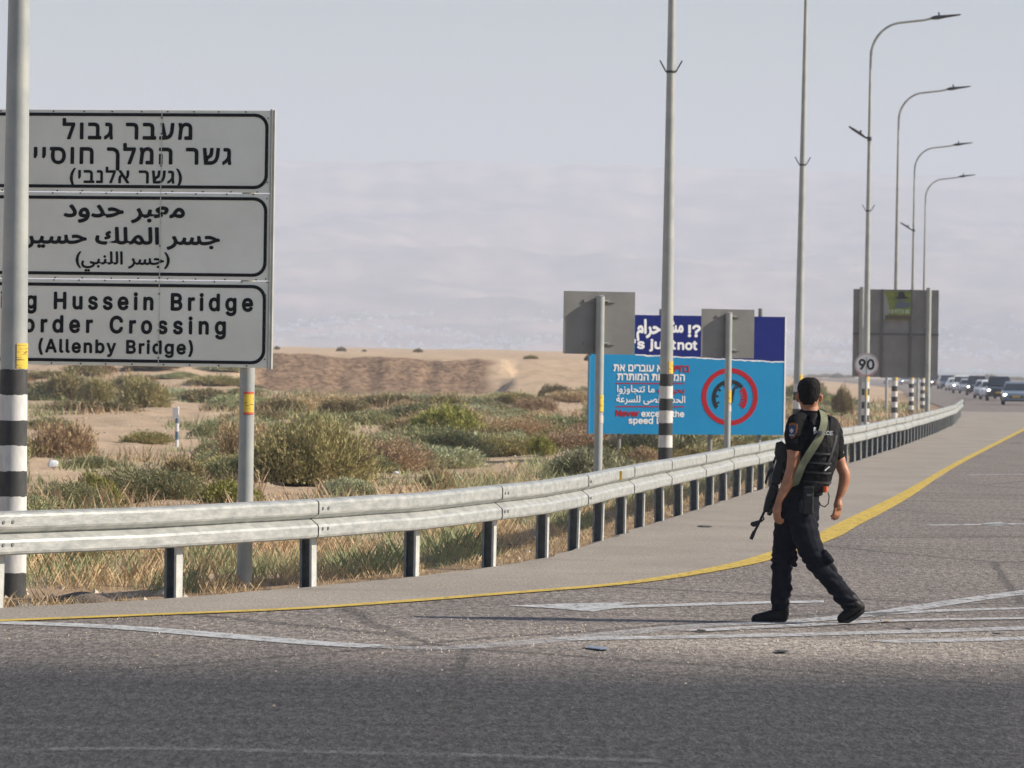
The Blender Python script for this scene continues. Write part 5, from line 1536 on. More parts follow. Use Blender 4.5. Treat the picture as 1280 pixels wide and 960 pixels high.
KS = [
    (36, 150, 592, 642, 'grey_green', 'grey green bush behind the barrier, just right of the nearest striped pole'),
    (78, 152, 588, 640, 'yellow_green', 'bright yellow green bush behind the barrier near the nearest striped pole'),
    (30, 108, 520, 575, 'brown', 'leafless brown rounded bush right of the nearest striped pole, above a pale bag', ),
    (108, 262, 560, 622, 'grey_green', 'wide grey green thicket in the middle ground below the marker post'),
    (196, 262, 566, 612, 'olive', 'olive bush below and right of the marker post'),
    (152, 222, 528, 552, 'olive', 'low olive bush on sand just left of the marker post'),
    (236, 330, 594, 632, 'yellow_green', 'yellowish bush beside the direction sign post, above the barrier'),
    (292, 452, 478, 602, 'olive', 'largest dense olive bush, right of the direction sign post'),
    (262, 330, 520, 590, 'brown', 'brownish bush half behind the direction sign post'),
    (440, 525, 486, 508, 'dark', 'dark rounded bush standing highest in the scrub below the earth bank'),
    (426, 496, 498, 530, 'grey_green', 'green bush just below the dark rounded bush'),
    (478, 605, 540, 586, 'pale', 'long pale sage green bush in the middle of the scrub'),
    (528, 570, 574, 612, 'brown', 'dark brown twiggy bush behind the barrier in mid picture'),
    (400, 470, 590, 628, 'pale', 'small pale sage bush behind the barrier below the largest olive bush'),
    (620, 672, 528, 562, 'pale', 'light green rounded bush left of the rust and yellow plant'),
    (655, 700, 542, 572, 'yellow_green', 'yellow plant with rusty base, left of the square sign post'),
    (690, 800, 545, 600, 'pale', 'pale green bush around the left square sign post'),
    (700, 745, 520, 552, 'brown', 'brown bush touching the left edge of the billboard'),
    (600, 700, 512, 545, 'brown', 'greyish brown low bush left of the billboard'),
    (672, 715, 476, 500, 'dark', 'small dark bush at the foot of the bright sand spur'),
    (655, 672, 480, 490, 'olive', 'lone tiny bush on the face of the bright sand spur'),
    (730, 745, 463, 480, 'dark', 'dark bush at the left edge of the billboard top'),
    (905, 985, 532, 556, 'grey_green', 'grass tufted bush covering the billboard corner'),
    (780, 830, 548, 580, 'brown', 'dry bush under the middle of the billboard'),
    (840, 905, 550, 575, 'olive', 'olive bush under the red dial of the billboard'),
    (1038, 1070, 478, 520, 'olive', 'green bush left of the large grey sign back'),
    (985, 1040, 470, 500, 'brown', 'brown bush just right of the billboard, far side'),
    (40, 130, 458, 500, 'olive', 'olive bush mass at the far left under the direction sign'),
    (95, 150, 468, 505, 'olive', 'rounded olive bush under the direction sign lettering Allenby'),
    (140, 215, 466, 512, 'olive', 'tall dark bush below the direction sign middle'),
    (60, 170, 505, 522, 'dark', 'low dark spreading bush on pink sand below the direction sign'),
    (225, 290, 476, 502, 'dark', 'dark flat bush left of the direction sign post'),
    (420, 432, 434, 444, 'olive', 'tiny bush alone on the plateau skyline, left one'),
    (516, 530, 437, 443, 'olive', 'tiny low bush alone on the plateau skyline, right one'),
    (452, 458, 433, 438, 'dark', 'smallest bush dot on the plateau between the two skyline bushes'),
    (342, 350, 430, 437, 'dark', 'dark dot bush on the plateau at the edge of the direction sign'),
    (244, 252, 458, 466, 'dark', 'tiny dark bush on the sandy slope just under the sign edge'),
    (270, 284, 468, 476, 'dark', 'second tiny dark bush on the sandy slope under the sign'),
    (212, 236, 458, 466, 'olive', 'small sloping bush on sand directly under the sign'),
]
for a in KS:
    if a[3] < 448 and a[0] > 330:
        g = P((a[0] + a[1]) / 2, a[3], 520)
        wdt, h = (a[1] - a[0]) / F * 520, (a[3] - a[2]) / F * 520
        gz = terr(g.x, g.y)
        shrub(g.x, g.y, wdt, h, a[4], a[5])
        continue
    key_shrub(*a[:6], big=(a[1] - a[0]) > 90)

# the rest of the scrub, by zone and kind
CLEAR = [(60, 250, 508, 515), (110, 205, 523, 543), (35, 65, 572, 594), (110, 250, 547, 556), (165, 240, 618, 630), (330, 400, 602, 618), (445, 475, 524, 530), (685, 730, 506, 512), (340, 700, 440, 488), (560, 700, 582, 592)]


def cleared(u, top, bot, hw):
    return any(u + hw > a and u - hw < b_ and bot > c_ and top < d for a, b_, c_, d in CLEAR)


KN = {'grey_green': 'grey green', 'olive': 'olive', 'brown': 'dry brown', 'yellow_green': 'yellow green', 'dark': 'dark', 'pale': 'pale sage', 'rust': 'rusty'}
cnt = 0
tries = 0
while cnt < 252 and tries < 30000:
    tries += 1
    y = 40 + 290 * rr.random() ** 1.15
    x = rr.uniform(-.125, .125) * y
    s = rx(y) - x
    if s < 1.5 + .02 * y:
        continue
    u = x / y * F + 640
    row = 460 + 1.8 * F / y
    if y > 282 and u > 330:
        continue
    dens = .5 + 1.4 * fb(x * .09, y * .045, 17)
    # bare sand patches seen in the photograph
    if u < 300 and 512 < row < 540:
        dens *= .25
    if u < 110 and row > 560:
        dens *= .5
    if 560 < u < 760 and row < 500:
        dens *= .3
    if u > 300 and row < 600:
        dens += .35
    if u < 330 and row < 478:
        dens *= .35
    if rr.random() > dens:
        continue
    wdt = rr.uniform(.7, 2.2) * (1 + (y - 50) / 260)
    if s < wdt / 2 + .8:
        continue
    if any((x - a) ** 2 + (y - b_) ** 2 * .3 < (r_ * .5) ** 2 for a, b_, r_ in placed):
        continue
    hh_ = wdt * (rr.uniform(.26, .5) if y < 130 else rr.uniform(.2, .38))
    toprow = 460 + (1.8 - hh_) * F / y + (u - 640) * .015
    if 325 < u < 600 and toprow < 489 or 600 <= u < 740 and toprow < 478 or u <= 325 and toprow < 462:
        continue
    if 205 < u < 238 and y < 100 and toprow < 553:
        continue
    if cleared(u, toprow + 3, row + (u - 640) * .015, wdt * F / y * .4):
        continue
    placed.append((x, y, wdt / 2))
    kind = rr.choices(['grey_green', 'olive', 'brown', 'pale', 'dark', 'yellow_green', 'rust'], [34, 28, 14, 11, 9, 5, 3])[0]
    zone = ('near the barrier' if y < 75 else 'in the middle distance' if y < 140 else 'far off below the plateau')
    side = next(n_ for lim, n_ in ((110, 'near the striped pole at far left'), (230, 'around the marker post'), (300, 'left of the direction sign post'), (400, 'just right of the direction sign post'), (500, 'left of mid picture'), (600, 'in mid picture'), (735, 'left of the billboard'), (985, 'by the billboard'), (9999, 'right of the billboard')) if u < lim)
    size = 'small' if wdt * F / y < 45 else 'wide' if wdt * F / y > 95 else 'middling'
    shrub(x, y, wdt, hh_, kind, f'{size} {KN[kind]} shrub {zone}, {side}', f'{size} {KN[kind]} shrubs {zone}, {side}', big=wdt * F / y > 95)
    cnt += 1

# a little more of the scrub beyond the left edge of the picture
k_ = 0
while k_ < 60:
    y = rr.uniform(42, 270)
    x = -rr.uniform(.125, .30) * y
    wdt = rr.uniform(.8, 2.6) * (1 + y / 300)
    if rx(y) - x < wdt / 2 + 1 or fb(x * .09, y * .045, 17) < -.15:
        continue
    kind = rr.choices(['grey_green', 'olive', 'brown', 'pale', 'dark'], [28, 26, 19, 10, 10])[0]
    shrub(x, y, wdt, wdt * rr.uniform(.28, .45), kind, f'{KN[kind]} shrub on the sand left of the big direction sign', f'{KN[kind]} shrubs left of the big sign', parts=False)
    k_ += 1

# far off trees and bushes along the plain at the right, road side
for i, (px, hh) in enumerate([(1001, 6), (1016, 8), (1032, 7), (1048, 9), (1062, 6), (1178, 7), (1192, 9), (1206, 6), (1222, 10), (1239, 13), (1254, 8), (1270, 9), (1288, 7)]):
    d = 1500 + 60 * (i % 3)
    p = P(px, 466, d)
    wdt = rr.uniform(16, 26) / F * d
    f, s = rr.choice(SH['dark'] + SH['olive'])
    e = thing('distant_tree', (p.x, p.y, terr(p.x, p.y) - .3), 'hazy dark tree in the low tree line far beyond the road', 'tree', 'distant trees along the horizon', rr.uniform(0, 6))
    e.scale = (wdt * 1.3, wdt * 1.3, hh / F * d * 1.9)
    link('crown', f, e)
    link('trunk', s, e)

# dry grass and weeds along the barrier
gr, gg = MB(), MB()
rg = random.Random(77)


def blade(mb, x, y, z, h, w_, lean):
    a = rg.uniform(0, 6.28)
    dx, dy = math.cos(a), math.sin(a)
    lx, ly = lean * math.cos(a + rg.uniform(-1, 1)), lean * math.sin(a + rg.uniform(-1, 1))
    mb.add([(x - dx * w_, y - dy * w_, z), (x + dx * w_, y + dy * w_, z), (x + lx * .45 + dx * w_ * .6, y + ly * .45 + dy * w_ * .6, z + h * .6), (x + lx, y + ly, z + h)], [(0, 1, 2), (0, 2, 3)], 0)


n = 0
while n < 70000:
    y = 28 + 92 * rg.random() ** 1.9
    s = .06 + 3.4 * rg.random() ** 1.5 * (1 + y * .006)
    x = rx(y) - s
    cl_ = fb(x * 1.1, y * .6, 2)
    if cl_ < -.25 + .1 * rg.random() and s > .35:
        n += .2
        continue
    if (x + 3.84) ** 2 + ((y - 33.4) * .6) ** 2 < .2:
        continue
    h = (.07 + .20 * max(0, cl_ + .35)) * rg.uniform(.5, 1.25) * (.45 + .55 * sm(.1, .8, s))
    green = fb(x * .5, y * .3, 8) > .05 and s > .5
    blade(gg if green else gr, x, y, terr(x, y) - .02, h * (1.25 if green else 1), .0024 + .00005 * y, h * rg.uniform(.2, .8))
    n += 1
tag(gr.build('dry_grass', LEAF['straw']), 'dry straw grass growing along the foot of the crash barrier', 'grass', kind='stuff')
tag(gg.build('green_weeds', LEAF['grey_green']), 'green weeds mixed into the dry grass behind the barrier', 'weeds', kind='stuff')
# low tufts strewn over the whole flat
tf, tf2 = MB(), MB()
n = 0
while n < 44000:
    y = 38 + 235 * rg.random() ** 1.4
    x = rg.uniform(-.13, .125) * y
    s = rx(y) - x
    if s < 1.5:
        continue
    c_ = fb(x * .22, y * .11, 31)
    u_ = x / y * F + 640
    r_ = 460 + 1.8 * F / y + (u_ - 640) * .015
    if c_ < (-.08 if u_ > 300 else .12) or cleared(u_, r_ - 4, r_, 0):
        n += .15
        continue
    h = rg.uniform(.08, .26) * (1 + y * .004) * (.5 + c_ * 1.6)
    blade(tf if fb(x * .07, y * .05, 3) > 0 else tf2, x, y, terr(x, y) - .02, h, .007 + .00017 * y, h * .5)
    n += 1
tag(tf.build('ground_cover', LEAF['brown']), 'low brown dried growth between the shrubs', 'ground cover', kind='stuff')
tag(tf2.build('ground_cover', LEAF['grey_green']), 'low grey green growth between the shrubs', 'ground cover', kind='stuff')


# ------------------------------------------------------------------ stones and litter
def rock_mesh(seed, n=9, m=12, flat=.6):
    mb = MB()
    rs = []
    for i in range(n + 1):
        a = math.pi * i / n - math.pi / 2
        ring = []
        for j in range(m):
            b_ = 2 * math.pi * j / m
            v = Vector((math.cos(a) * math.cos(b_), math.cos(a) * math.sin(b_), math.sin(a) * flat))
            k = 1 + .35 * fb(v.x * 1.3 + seed, v.y * 1.3, v.z * 1.3) + .1 * fb(v.x * 5, v.y * 5 + seed, v.z * 5)
            ring.append(tuple(v * k * .5))
        rs.append(ring)
    mb.rings(rs)
    return mb


stone_m = mat('pale_stone', (.42, .34, .26), .9, (.58, .50, .41), 9, bump=.01, bscale=20)
dirt_m = mat('dark_earth', (.13, .105, .085), .95, (.22, .18, .145), 12, bump=.02, bscale=25)
conc = mat('old_concrete', (.20, .20, .19), .9, (.33, .32, .30), 9, bump=.01, bscale=25)


def rock(px, py, wpx, hpx, m, name, label, cat, seed, off=.4, grp=None):
    g = G(px, py)
    x = min(g.x, rx(g.y) - off)
    wdt, h = wpx / F * g.y, hpx / F * g.y
    o = rock_mesh(seed).build(name, m, None, True, (x, g.y, terr(x, g.y) + h * .1))
    o.scale = (wdt, wdt * .8, h * 1.7)
    return tag(o, label, cat, grp)


rock(138, 749, 78, 20, dirt_m, 'dirt_mound', 'dark low mound of earth at the barrier foot, left of the nearest post', 'dirt mound', 2, .5)
rock(231, 741, 26, 14, stone_m, 'stone', 'pale wedge shaped stone just right of the leftmost barrier post', 'stone', 5, .5)
rock(43, 755, 30, 12, conc, 'concrete_lump', 'grey concrete lump at the right foot of the nearest pole', 'concrete lump', 7, .3)
rock(68, 756, 40, 7, conc, 'concrete_lump', 'flat broken asphalt piece beside the nearest pole foot', 'rubble', 9, .25)
rock(733, 633 + 34, 10, 4, stone_m, 'stone', 'small pale stone behind the barrier near the left square sign post', 'stone', 11, .5)
rock(874, 622 + 5, 9, 4, stone_m, 'stone', 'small pale stone behind the barrier right of the striped pole', 'stone', 12, .5)
wb = mat('crumpled_plastic', (.62, .66, .70), .4, (.78, .8, .82), 6)
for px, py, w_, h_, lab, sd_ in ((73, 579, 14, 11, 'pale blue crumpled plastic bag lying under the leafless brown bush', 3), (99, 561, 8, 15, 'white scrap of plastic beside the leafless brown bush', 4), (391, 585, 8, 16, 'white plastic bottle upright at the foot of the largest olive bush', 6), (497, 592, 6, 4, 'tiny white litter in the scrub left of the brown twiggy bush', 8)):
    g = G(px, py)
    o = rock_mesh(sd_ * 3.1, 6, 9, 1.0).build('litter', wb, None, False, (g.x, g.y - .9, terr(g.x, g.y) + h_ / F * g.y * .45))
    o.scale = (w_ / F * g.y, w_ / F * g.y, h_ / F * g.y)
    tag(o, lab, 'litter')
# gravel on bare ground
gv2 = MB()
for i in range(9000):
    y = 30 + 110 * rg.random() ** 1.3
    s = .1 + 26 * rg.random() ** 1.4
    x = rx(y) - s
    if fb(x * .4, y * .25, 44) < .0:
        continue
    r_ = rg.uniform(.015, .05)
    z = terr(x, y)
    a = rg.uniform(0, 6)
    gv2.add([(x + r_ * math.cos(a), y + r_ * math.sin(a), z), (x + r_ * math.cos(a + 2), y + r_ * math.sin(a + 2), z), (x + r_ * math.cos(a + 4.1), y + r_ * math.sin(a + 4.1), z), (x, y, z + r_ * .8)],
            [(0, 1, 3), (1, 2, 3), (2, 0, 3)])
tag(gv2.build('gravel', stone_m), 'small pale stones scattered over the bare soil', 'gravel', kind='stuff')
# bits lying on the road
dk = mat('rubber_scrap', (.05, .047, .045), .8, (.09, .085, .08), 20)
bluish = mat('squashed_blue_plastic', (.20, .24, .30), .5)
for px, py, w_, d_, m_, lab in ((877, 790, 14, .22, dk, 'dark rubber scrap on the road left of the front boot'), (978, 816, 20, .35, dk, 'dark curled scrap on the gravelly road below the boots'), (747, 812, 32, .5, bluish, 'flat bluish squashed plastic piece lying on the road'),
                                (1136, 788, 9, .2, dk, 'small dark scrap on the road right of the rear boot'), (1246, 794, 8, .2, dk, 'small dark scrap on the road near the right edge'), (324, 826, 5, .1, stone_m, 'pale pebble on the road, left'),
                                (342, 885, 5, .08, stone_m, 'white pebble on the dark foreground asphalt'), (196, 822, 5, .1, stone_m, 'pale pebble at far left on the road'), (640, 682, 18, .5, dk, 'thin dark strip on the shoulder'), (882, 659, 22, .6, dk, 'thin dark stick on the shoulder behind the rifle'),
                                (1108, 778, 18, .25, stone_m, 'flattened pale scrap on the white line right of the boots')):
    g = G(px, py)
    o = rock_mesh(px * .37, 3, 6, .5).build('road_scrap', m_, None, False, (g.x, g.y, .012))
    o.rotation_euler = (0, 0, px * .7 % 1.2 - .6)
    o.scale = (w_ / F * g.y * .9, d_ * .8, .015 if m_ == bluish else .022)
    tag(o, lab, 'scrap')
# loose chips over the worn gravelly strip
ch = MB()
for i in range(1900):
    y = rg.gauss(29.3, 1.5)
    x = rg.uniform(-3.6, 4.6)
    if rg.random() > .25 + .12 * (x + 3.6):
        continue
    r_ = rg.uniform(.004, .010)
    a = rg.uniform(0, 6)
    ch.add([(x + r_ * math.cos(a), y + r_ * math.sin(a), .001), (x + r_ * math.cos(a + 2), y + r_ * math.sin(a + 2), .001), (x + r_ * math.cos(a + 4.1), y + r_ * math.sin(a + 4.1), .001), (x, y, .001 + r_)],
           [(0, 1, 3), (1, 2, 3), (2, 0, 3)])
tag(ch.build('road_grit', stone_m), 'loose pale chippings on the worn strip of road', 'grit', kind='stuff')

# ------------------------------------------------------------------ cars
glass_m = mat('car_glass', (.02, .024, .03), .08, spec=.8)
tyre_m = mat('tyre_rubber', (.02, .02, .02), .8)
rim_m = mat('wheel_rim', (.35, .35, .36), .35, metal=.7)
grille_m = mat('black_grille', (.015, .015, .016), .5)
lamp_on = mat('lit_headlight', (.9, .9, .9), .3, emit=((1, .98, .92), 6))
lamp_off = mat('headlight_glass', (.6, .62, .65), .15)
plate_m = mat('yellow_plate', (.72, .46, .05), .5)
tail_m = mat('tail_light', (.35, .02, .02), .3)


def paint_car(name, c):
    m = mat(name, c, .32, spec=.6)
    m.node_tree.nodes['Principled BSDF'].inputs['Coat Weight'].default_value = .6
    return m


def section(y, hw, zb_, zt, hwt, n=5):
    """rounded cross section at station y: bottom half width hw, top half width hwt"""
    p = []
    c = .07
    pts = [(-hw + .04, zb_), (hw - .04, zb_), (hw, zb_ + .1), (hw + .01, zb_ + (zt - zb_) * .55), (hw - .02, zt - .12), (hwt, zt - .02), (hwt - .12, zt), (-hwt + .12, zt), (-hwt, zt - .02), (-hw + .02, zt - .12), (-hw - .01, zb_ + (zt - zb_) * .55), (-hw, zb_ + .1)]
    return [(x, y, z) for x, z in pts]


def car(name, x, d, rz, kind, paint_, label, lit=(1, 1), grp='cars queuing far down the road'):
    e = thing(name, (x, d, 0), label, 'car', grp, rz)
    suv = kind == 'suv'
    L, W2, Ht = (4.6, .92, 1.72) if suv else (4.5, .88, 1.44)
    hood, bz_ = (1.02, .3) if suv else (.86, .22)
    belt = hood + .05
    st = [(-L / 2, .62, bz_ + .12, hood - .28, .55), (-L / 2 + .08, .78, bz_ + .02, hood - .14, .7), (-L / 2 + .35, W2 - .03, bz_, hood - .05, W2 - .14), (-L / 2 + 1.0, W2, bz_, hood, W2 - .1),
          (-L / 2 + 1.35, W2, bz_, belt, W2 - .06), (.6, W2, bz_, belt + .03, W2 - .06), (L / 2 - .7, W2, bz_, belt + .06, W2 - .08), (L / 2 - .15, W2 - .06, bz_ + .05, belt + .03, W2 - .14), (L / 2, W2 - .2, bz_ + .15, belt - .12, W2 - .3)]
    MB().rings([section(*s_) for s_ in st]).build('body', paint_, e, True)
    # cabin shell (roof and pillars) and glass inset panels
    y0, y1, y2, y3 = (-L / 2 + 1.15, -L / 2 + 1.85, L / 2 - .75, L / 2 - .2) if suv else (-L / 2 + 1.2, -L / 2 + 2.0, L / 2 - 1.5, L / 2 - .75)
    zt = Ht

    def ring(y, z, hw):
        return [(-hw, y, z), (hw, y, z)]
    wb_, wt_ = W2 - .08, W2 - .24
    zb2 = belt - .04
    cab = MB()
    cab.rings([[(-wb_, y0, zb2), (wb_, y0, zb2), (wb_, y3, zb2), (-wb_, y3, zb2)], [(-wt_ - .03, y1 - .04, zt - .07), (wt_ + .03, y1 - .04, zt - .07), (wt_ + .03, y2 + .04, zt - .07), (-wt_ - .03, y2 + .04, zt - .07)],
               [(-wt_ + .05, y1 + .08, zt), (wt_ - .05, y1 + .08, zt), (wt_ - .05, y2 - .08, zt), (-wt_ + .05, y2 - .08, zt)]])
    cab.build('cabin', paint_, e, False)

    def pane(nm, a, b_, c_, d_, k=.06):
        a, b_, c_, d_ = map(Vector, (a, b_, c_, d_))
        n_ = (b_ - a).cross(d_ - a).normalized() * .006
        m_ = (a + b_ + c_ + d_) / 4
        q = [p + (m_ - p) * k for p in (a, b_, c_, d_)]
        MB().add([p + n_ for p in q] + [p - n_ * .2 for p in q], [(0, 1, 2, 3), (7, 6, 5, 4), (0, 4, 5, 1), (1, 5, 6, 2), (2, 6, 7, 3), (3, 7, 4, 0)]).build(nm, glass_m, e)
    zg = zt - .09
    pane('windshield', (-wb_, y0, zb2 + .04), (wb_, y0, zb2 + .04), (wt_ + .03, y1 - .05, zg), (-wt_ - .03, y1 - .05, zg), .08)
    pane('rear_window', (wb_, y3, zb2 + .04), (-wb_, y3, zb2 + .04), (-wt_, y2 + .04, zg), (wt_, y2 + .04, zg), .1)
    for s_ in (-1, 1):
        a, b_, c_, d_ = (s_ * wb_, y0 + .1, zb2 + .05), (s_ * wb_, y3 - .1, zb2 + .05), (s_ * (wt_ + .03), y2, zg), (s_ * (wt_ + .03), y1, zg)
        if s_ > 0:
            pane('side_window', a, b_, c_, d_, .07)
        else:
            pane('side_window', b_, a, d_, c_, .07)
        hz_ = hood - (.26 if suv else .24)
        on = lit[0 if s_ < 0 else 1]
        MB().rings([[(s_ * (W2 - .2) + .12 * math.cos(t_) * 1.0, -L / 2 + yy_, hz_ + .065 * math.sin(t_)) for t_ in [2 * math.pi * k / 12 for k in range(12)]] for yy_ in (.03, .3)][::-1]).build('headlight', lamp_on if on else lamp_off, e)
        MB().box(s_ * (W2 - .05) - .12 + (.0 if s_ > 0 else 0), y0 + .25, belt + .0, s_ * (W2 - .05) + .16 * (1 if s_ > 0 else 1) - (0 if s_ > 0 else .04), y0 + .33, belt + .14).build('mirror', paint_, e)
        for yy_ in (-L / 2 + .85, L / 2 - .85):
            r_ = .36 if suv else .32
            xw = s_ * (W2 - .1)
            wh = MB().rings([[(xw + o_, yy_ + q * math.cos(t_), r_ + q * math.sin(t_)) for t_ in [2 * math.pi * k / 18 for k in range(18)]] for o_, q in ((-.11, r_ * .9), (-.09, r_), (.09, r_), (.11, r_ * .9))]).build('wheel', tyre_m, e)
            MB().rings([[(xw + s_ * o_, yy_ + q * math.cos(t_), r_ + q * math.sin(t_)) for t_ in [2 * math.pi * k / 12 for k in range(12)]] for o_, q in ((.05, r_ * .62), (.118, r_ * .6))]).build('rim', rim_m, wh)
    MB().box(-.42, -L / 2 - .01, hood - .42, .42, -L / 2 + .2, hood - .30).build('grille', grille_m, e)
    MB().box(-W2 + .18, -L / 2 + .03, bz_ + .02, W2 - .18, -L / 2 + .2, bz_ + .16).build('lower_grille', grille_m, e)
    MB().box(-.26, -L / 2 - .03, bz_ + .24, .26, -L / 2 - .012, bz_ + .35).build('licence_plate', plate_m, e)
    return e


blue_grey = paint_car('blue_grey_paint', (.17, .22, .28))
black_p = paint_car('black_paint', (.02, .022, .028))
silver_p = paint_car('silver_paint', (.42, .43, .45))
white_p = paint_car('white_paint', (.75, .76, .78))
navy_p = paint_car('dark_blue_paint', (.03, .06, .13))
brown_p = paint_car('dusty_brown_paint', (.16, .11, .08))


def place(px, py):
    g = G(px, py)
    return g.x, g.y + 2.2


for nm, px, py, kind, p_, lab, lit in (
    ('sedan_car', 1275, 506.5, 'sedan', blue_grey, 'nearest blue grey sedan at the right edge with its lights on', (1, 1)),
    ('suv_car', 1253, 501.5, 'suv', black_p, 'black off-road car behind the blue grey sedan, lights on', (1, 0)),
    ('compact_car', 1235, 498, 'sedan', silver_p, 'small silver car tucked left of the black off-road car', (0, 0)),
    ('suv_car', 1224, 494.5, 'suv', black_p, 'dark off-road car between the silver car and the white car', (1, 0)),
    ('compact_car', 1243, 499.5, 'sedan', white_p, 'white car nose just showing between the silver and the black cars', (0, 0)),
    ('sedan_car', 1213, 492, 'sedan', silver_p, 'silver car mostly hidden behind the dark off-road car', (0, 0)),
    ('sedan_car', 1196, 488.5, 'sedan', white_p, 'white car half hidden between the white off-road car and the dark blue car', (0, 1)),
    ('suv_car', 1205, 491.5, 'suv', white_p, 'white off-road car with one bright headlight, lights on', (1, 0)),
    ('suv_car', 1185, 486.5, 'suv', navy_p, 'dark blue boxy car left of the white car', (0, 0)),
    ('sedan_car', 1171, 484.5, 'suv', brown_p, 'brown car farthest left of the queue beside the sign post', (1, 0)),
    ('sedan_car', 1152, 482, 'sedan', white_p, 'white car seen under the large grey sign, right one', (1, 1)),
    ('sedan_car', 1133, 481, 'sedan', silver_p, 'silver car seen under the large grey sign, middle', (1, 0)),
    ('suv_car', 1114, 480, 'suv', white_p, 'white car seen under the large grey sign, leftmost', (1, 1)),
):
    x, y = place(px, py)
    car(nm, x, y, R(-6 if y < 450 else 2), kind, p_, lab, lit)

# ------------------------------------------------------------------ the walking person
PD = 31.55                                    # distance from the camera
ORG = P(1008, 779, PD)
ORG.z = 0.0


def L_(px, py, dep=0.0):
    """picture point at a depth offset -> local coordinates of the person"""
    p = P(px, py, PD + dep)
    return Vector((p.x - ORG.x, p.y - ORG.y, p.z + (0.0 - P(1008, 779, PD).z)))


def oval(c, hw, hd, yaw=0.0, n=20, tilt=0.0):
    """horizontal oval ring; hw half width along the yawed x axis, hd half depth"""
    a, b_ = math.cos(yaw), math.sin(yaw)
    out = []
    for k in range(n):
        t_ = 2 * math.pi * k / n
        x, y = hw * math.cos(t_), hd * math.sin(t_)
        out.append((c.x + x * a - y * b_, c.y + x * b_ + y * a, c.z + tilt * x))
    return out


def cr(pts, n=4):
    """smooth a list of (px, py, dep, r...) rows"""
    P_ = [pts[0]] + list(pts) + [pts[-1]]
    out = []
    for i in range(1, len(P_) - 2):
        for k in range(n):
            t_ = k / n
            row = []
            for a, b_, c_, d in zip(P_[i - 1], P_[i], P_[i + 1], P_[i + 2]):
                row.append(.5 * ((2 * b_) + (c_ - a) * t_ + (2 * a - 5 * b_ + 4 * c_ - d) * t_ * t_ + (3 * b_ - a - 3 * c_ + d) * t_ ** 3))
            out.append(row)
    out.append(list(P_[-2]))
    return out


def limb(mb, rows, n=14, grow=0.0):
    rows = cr(rows)
    pts = [L_(r_[0], r_[1], r_[2]) for r_ in rows]
    rad_ = [r_[3] + grow for r_ in rows]
    # round the ends
    d0 = (pts[0] - pts[1]).normalized()
    d1 = (pts[-1] - pts[-2]).normalized()
    P2 = [pts[0] + d0 * rad_[0] * .6, pts[0] + d0 * rad_[0] * .35] + pts + [pts[-1] + d1 * rad_[-1] * .35, pts[-1] + d1 * rad_[-1] * .6]
    R2 = [rad_[0] * .35, rad_[0] * .8] + rad_ + [rad_[-1] * .8, rad_[-1] * .35]
    mb.tube(P2, R2, n)


def trunk(mb, rows, grow=0.0, n=28):
    rows = cr(rows)
    mb.rings([oval(L_(r_[0], r_[1], r_[2]), r_[3] + grow, r_[4] + grow, -r_[5], n, r_[6] if len(r_) > 6 else 0) for r_ in rows][::-1])


def fused(mb, name, m, parent, voxel=.006, smooth=4, fn=None, decimate=None):
    """one continuous surface out of overlapping closed shapes"""
    me = mb.mesh(name, m)
    o = bpy.data.objects.new('tmp', me)
    C.objects.link(o)
    r_ = o.modifiers.new('r', 'REMESH')
    r_.mode = 'VOXEL'
    r_.voxel_size = voxel
    s_ = o.modifiers.new('s', 'SMOOTH')
    s_.factor = .6
    s_.iterations = smooth
    dg = bpy.context.evaluated_depsgraph_get()
    dg.update()
    m2 = bpy.data.meshes.new_from_object(o.evaluated_get(dg))
    bpy.data.objects.remove(o)
    m2.name = name
    m2.materials.clear()
    m2.materials.append(m)
    if fn:
        ns = [v.normal.copy() for v in m2.vertices]
        for v, n_ in zip(m2.vertices, ns):
            v.co += n_ * fn(v.co)
    m2.polygons.foreach_set('use_smooth', [True] * len(m2.polygons))
    m2.update()
    return link(name, m2, parent)


skin = mat('tanned_skin', (.36, .15, .075), .5, (.46, .21, .115), 18, bump=.002, bscale=60)
skin.node_tree.nodes['Principled BSDF'].inputs['Subsurface Weight'].default_value = .08
shirt_m = mat('black_shirt_cloth', (.0045, .0045, .006), .9, (.008, .008, .010), 12, bump=.002, bscale=90)
trou_m = mat('dark_navy_trouser_cloth', (.006, .007, .012), .9, (.011, .013, .021), 9, bump=.002, bscale=90)
vest_m = mat('black_nylon', (.005, .005, .006), .7, (.009, .009, .010), 14, bump=.002, bscale=120)
boot_m = mat('black_boot_leather', (.006, .006, .007), .55, (.012, .011, .011), 14, bump=.002, bscale=50)
hair_m = mat('short_black_hair', (.005, .004, .004), .8, (.010, .008, .007), 60, bump=.004, bscale=160)
sling_m = mat('olive_webbing', (.13, .145, .085), .75, (.19, .20, .125), 20, bump=.001, bscale=150)
gun_m = mat('black_gun_metal', (.006, .006, .007), .5, (.011, .011, .011), 10)
gun2_m = mat('olive_drab_cover', (.035, .04, .025), .8, (.06, .065, .04), 12)

for m_ in (shirt_m, trou_m, vest_m, boot_m, hair_m):
    m_.node_tree.nodes['Principled BSDF'].inputs['Specular IOR Level'].default_value = .2
YW = R(32)
person = thing('person', ORG, 'person in black vest and dark trousers walking left along the road, seen from behind', 'person')

# --- body: head, neck, trunk, arms, hands and legs as one continuous surface
b0 = MB()
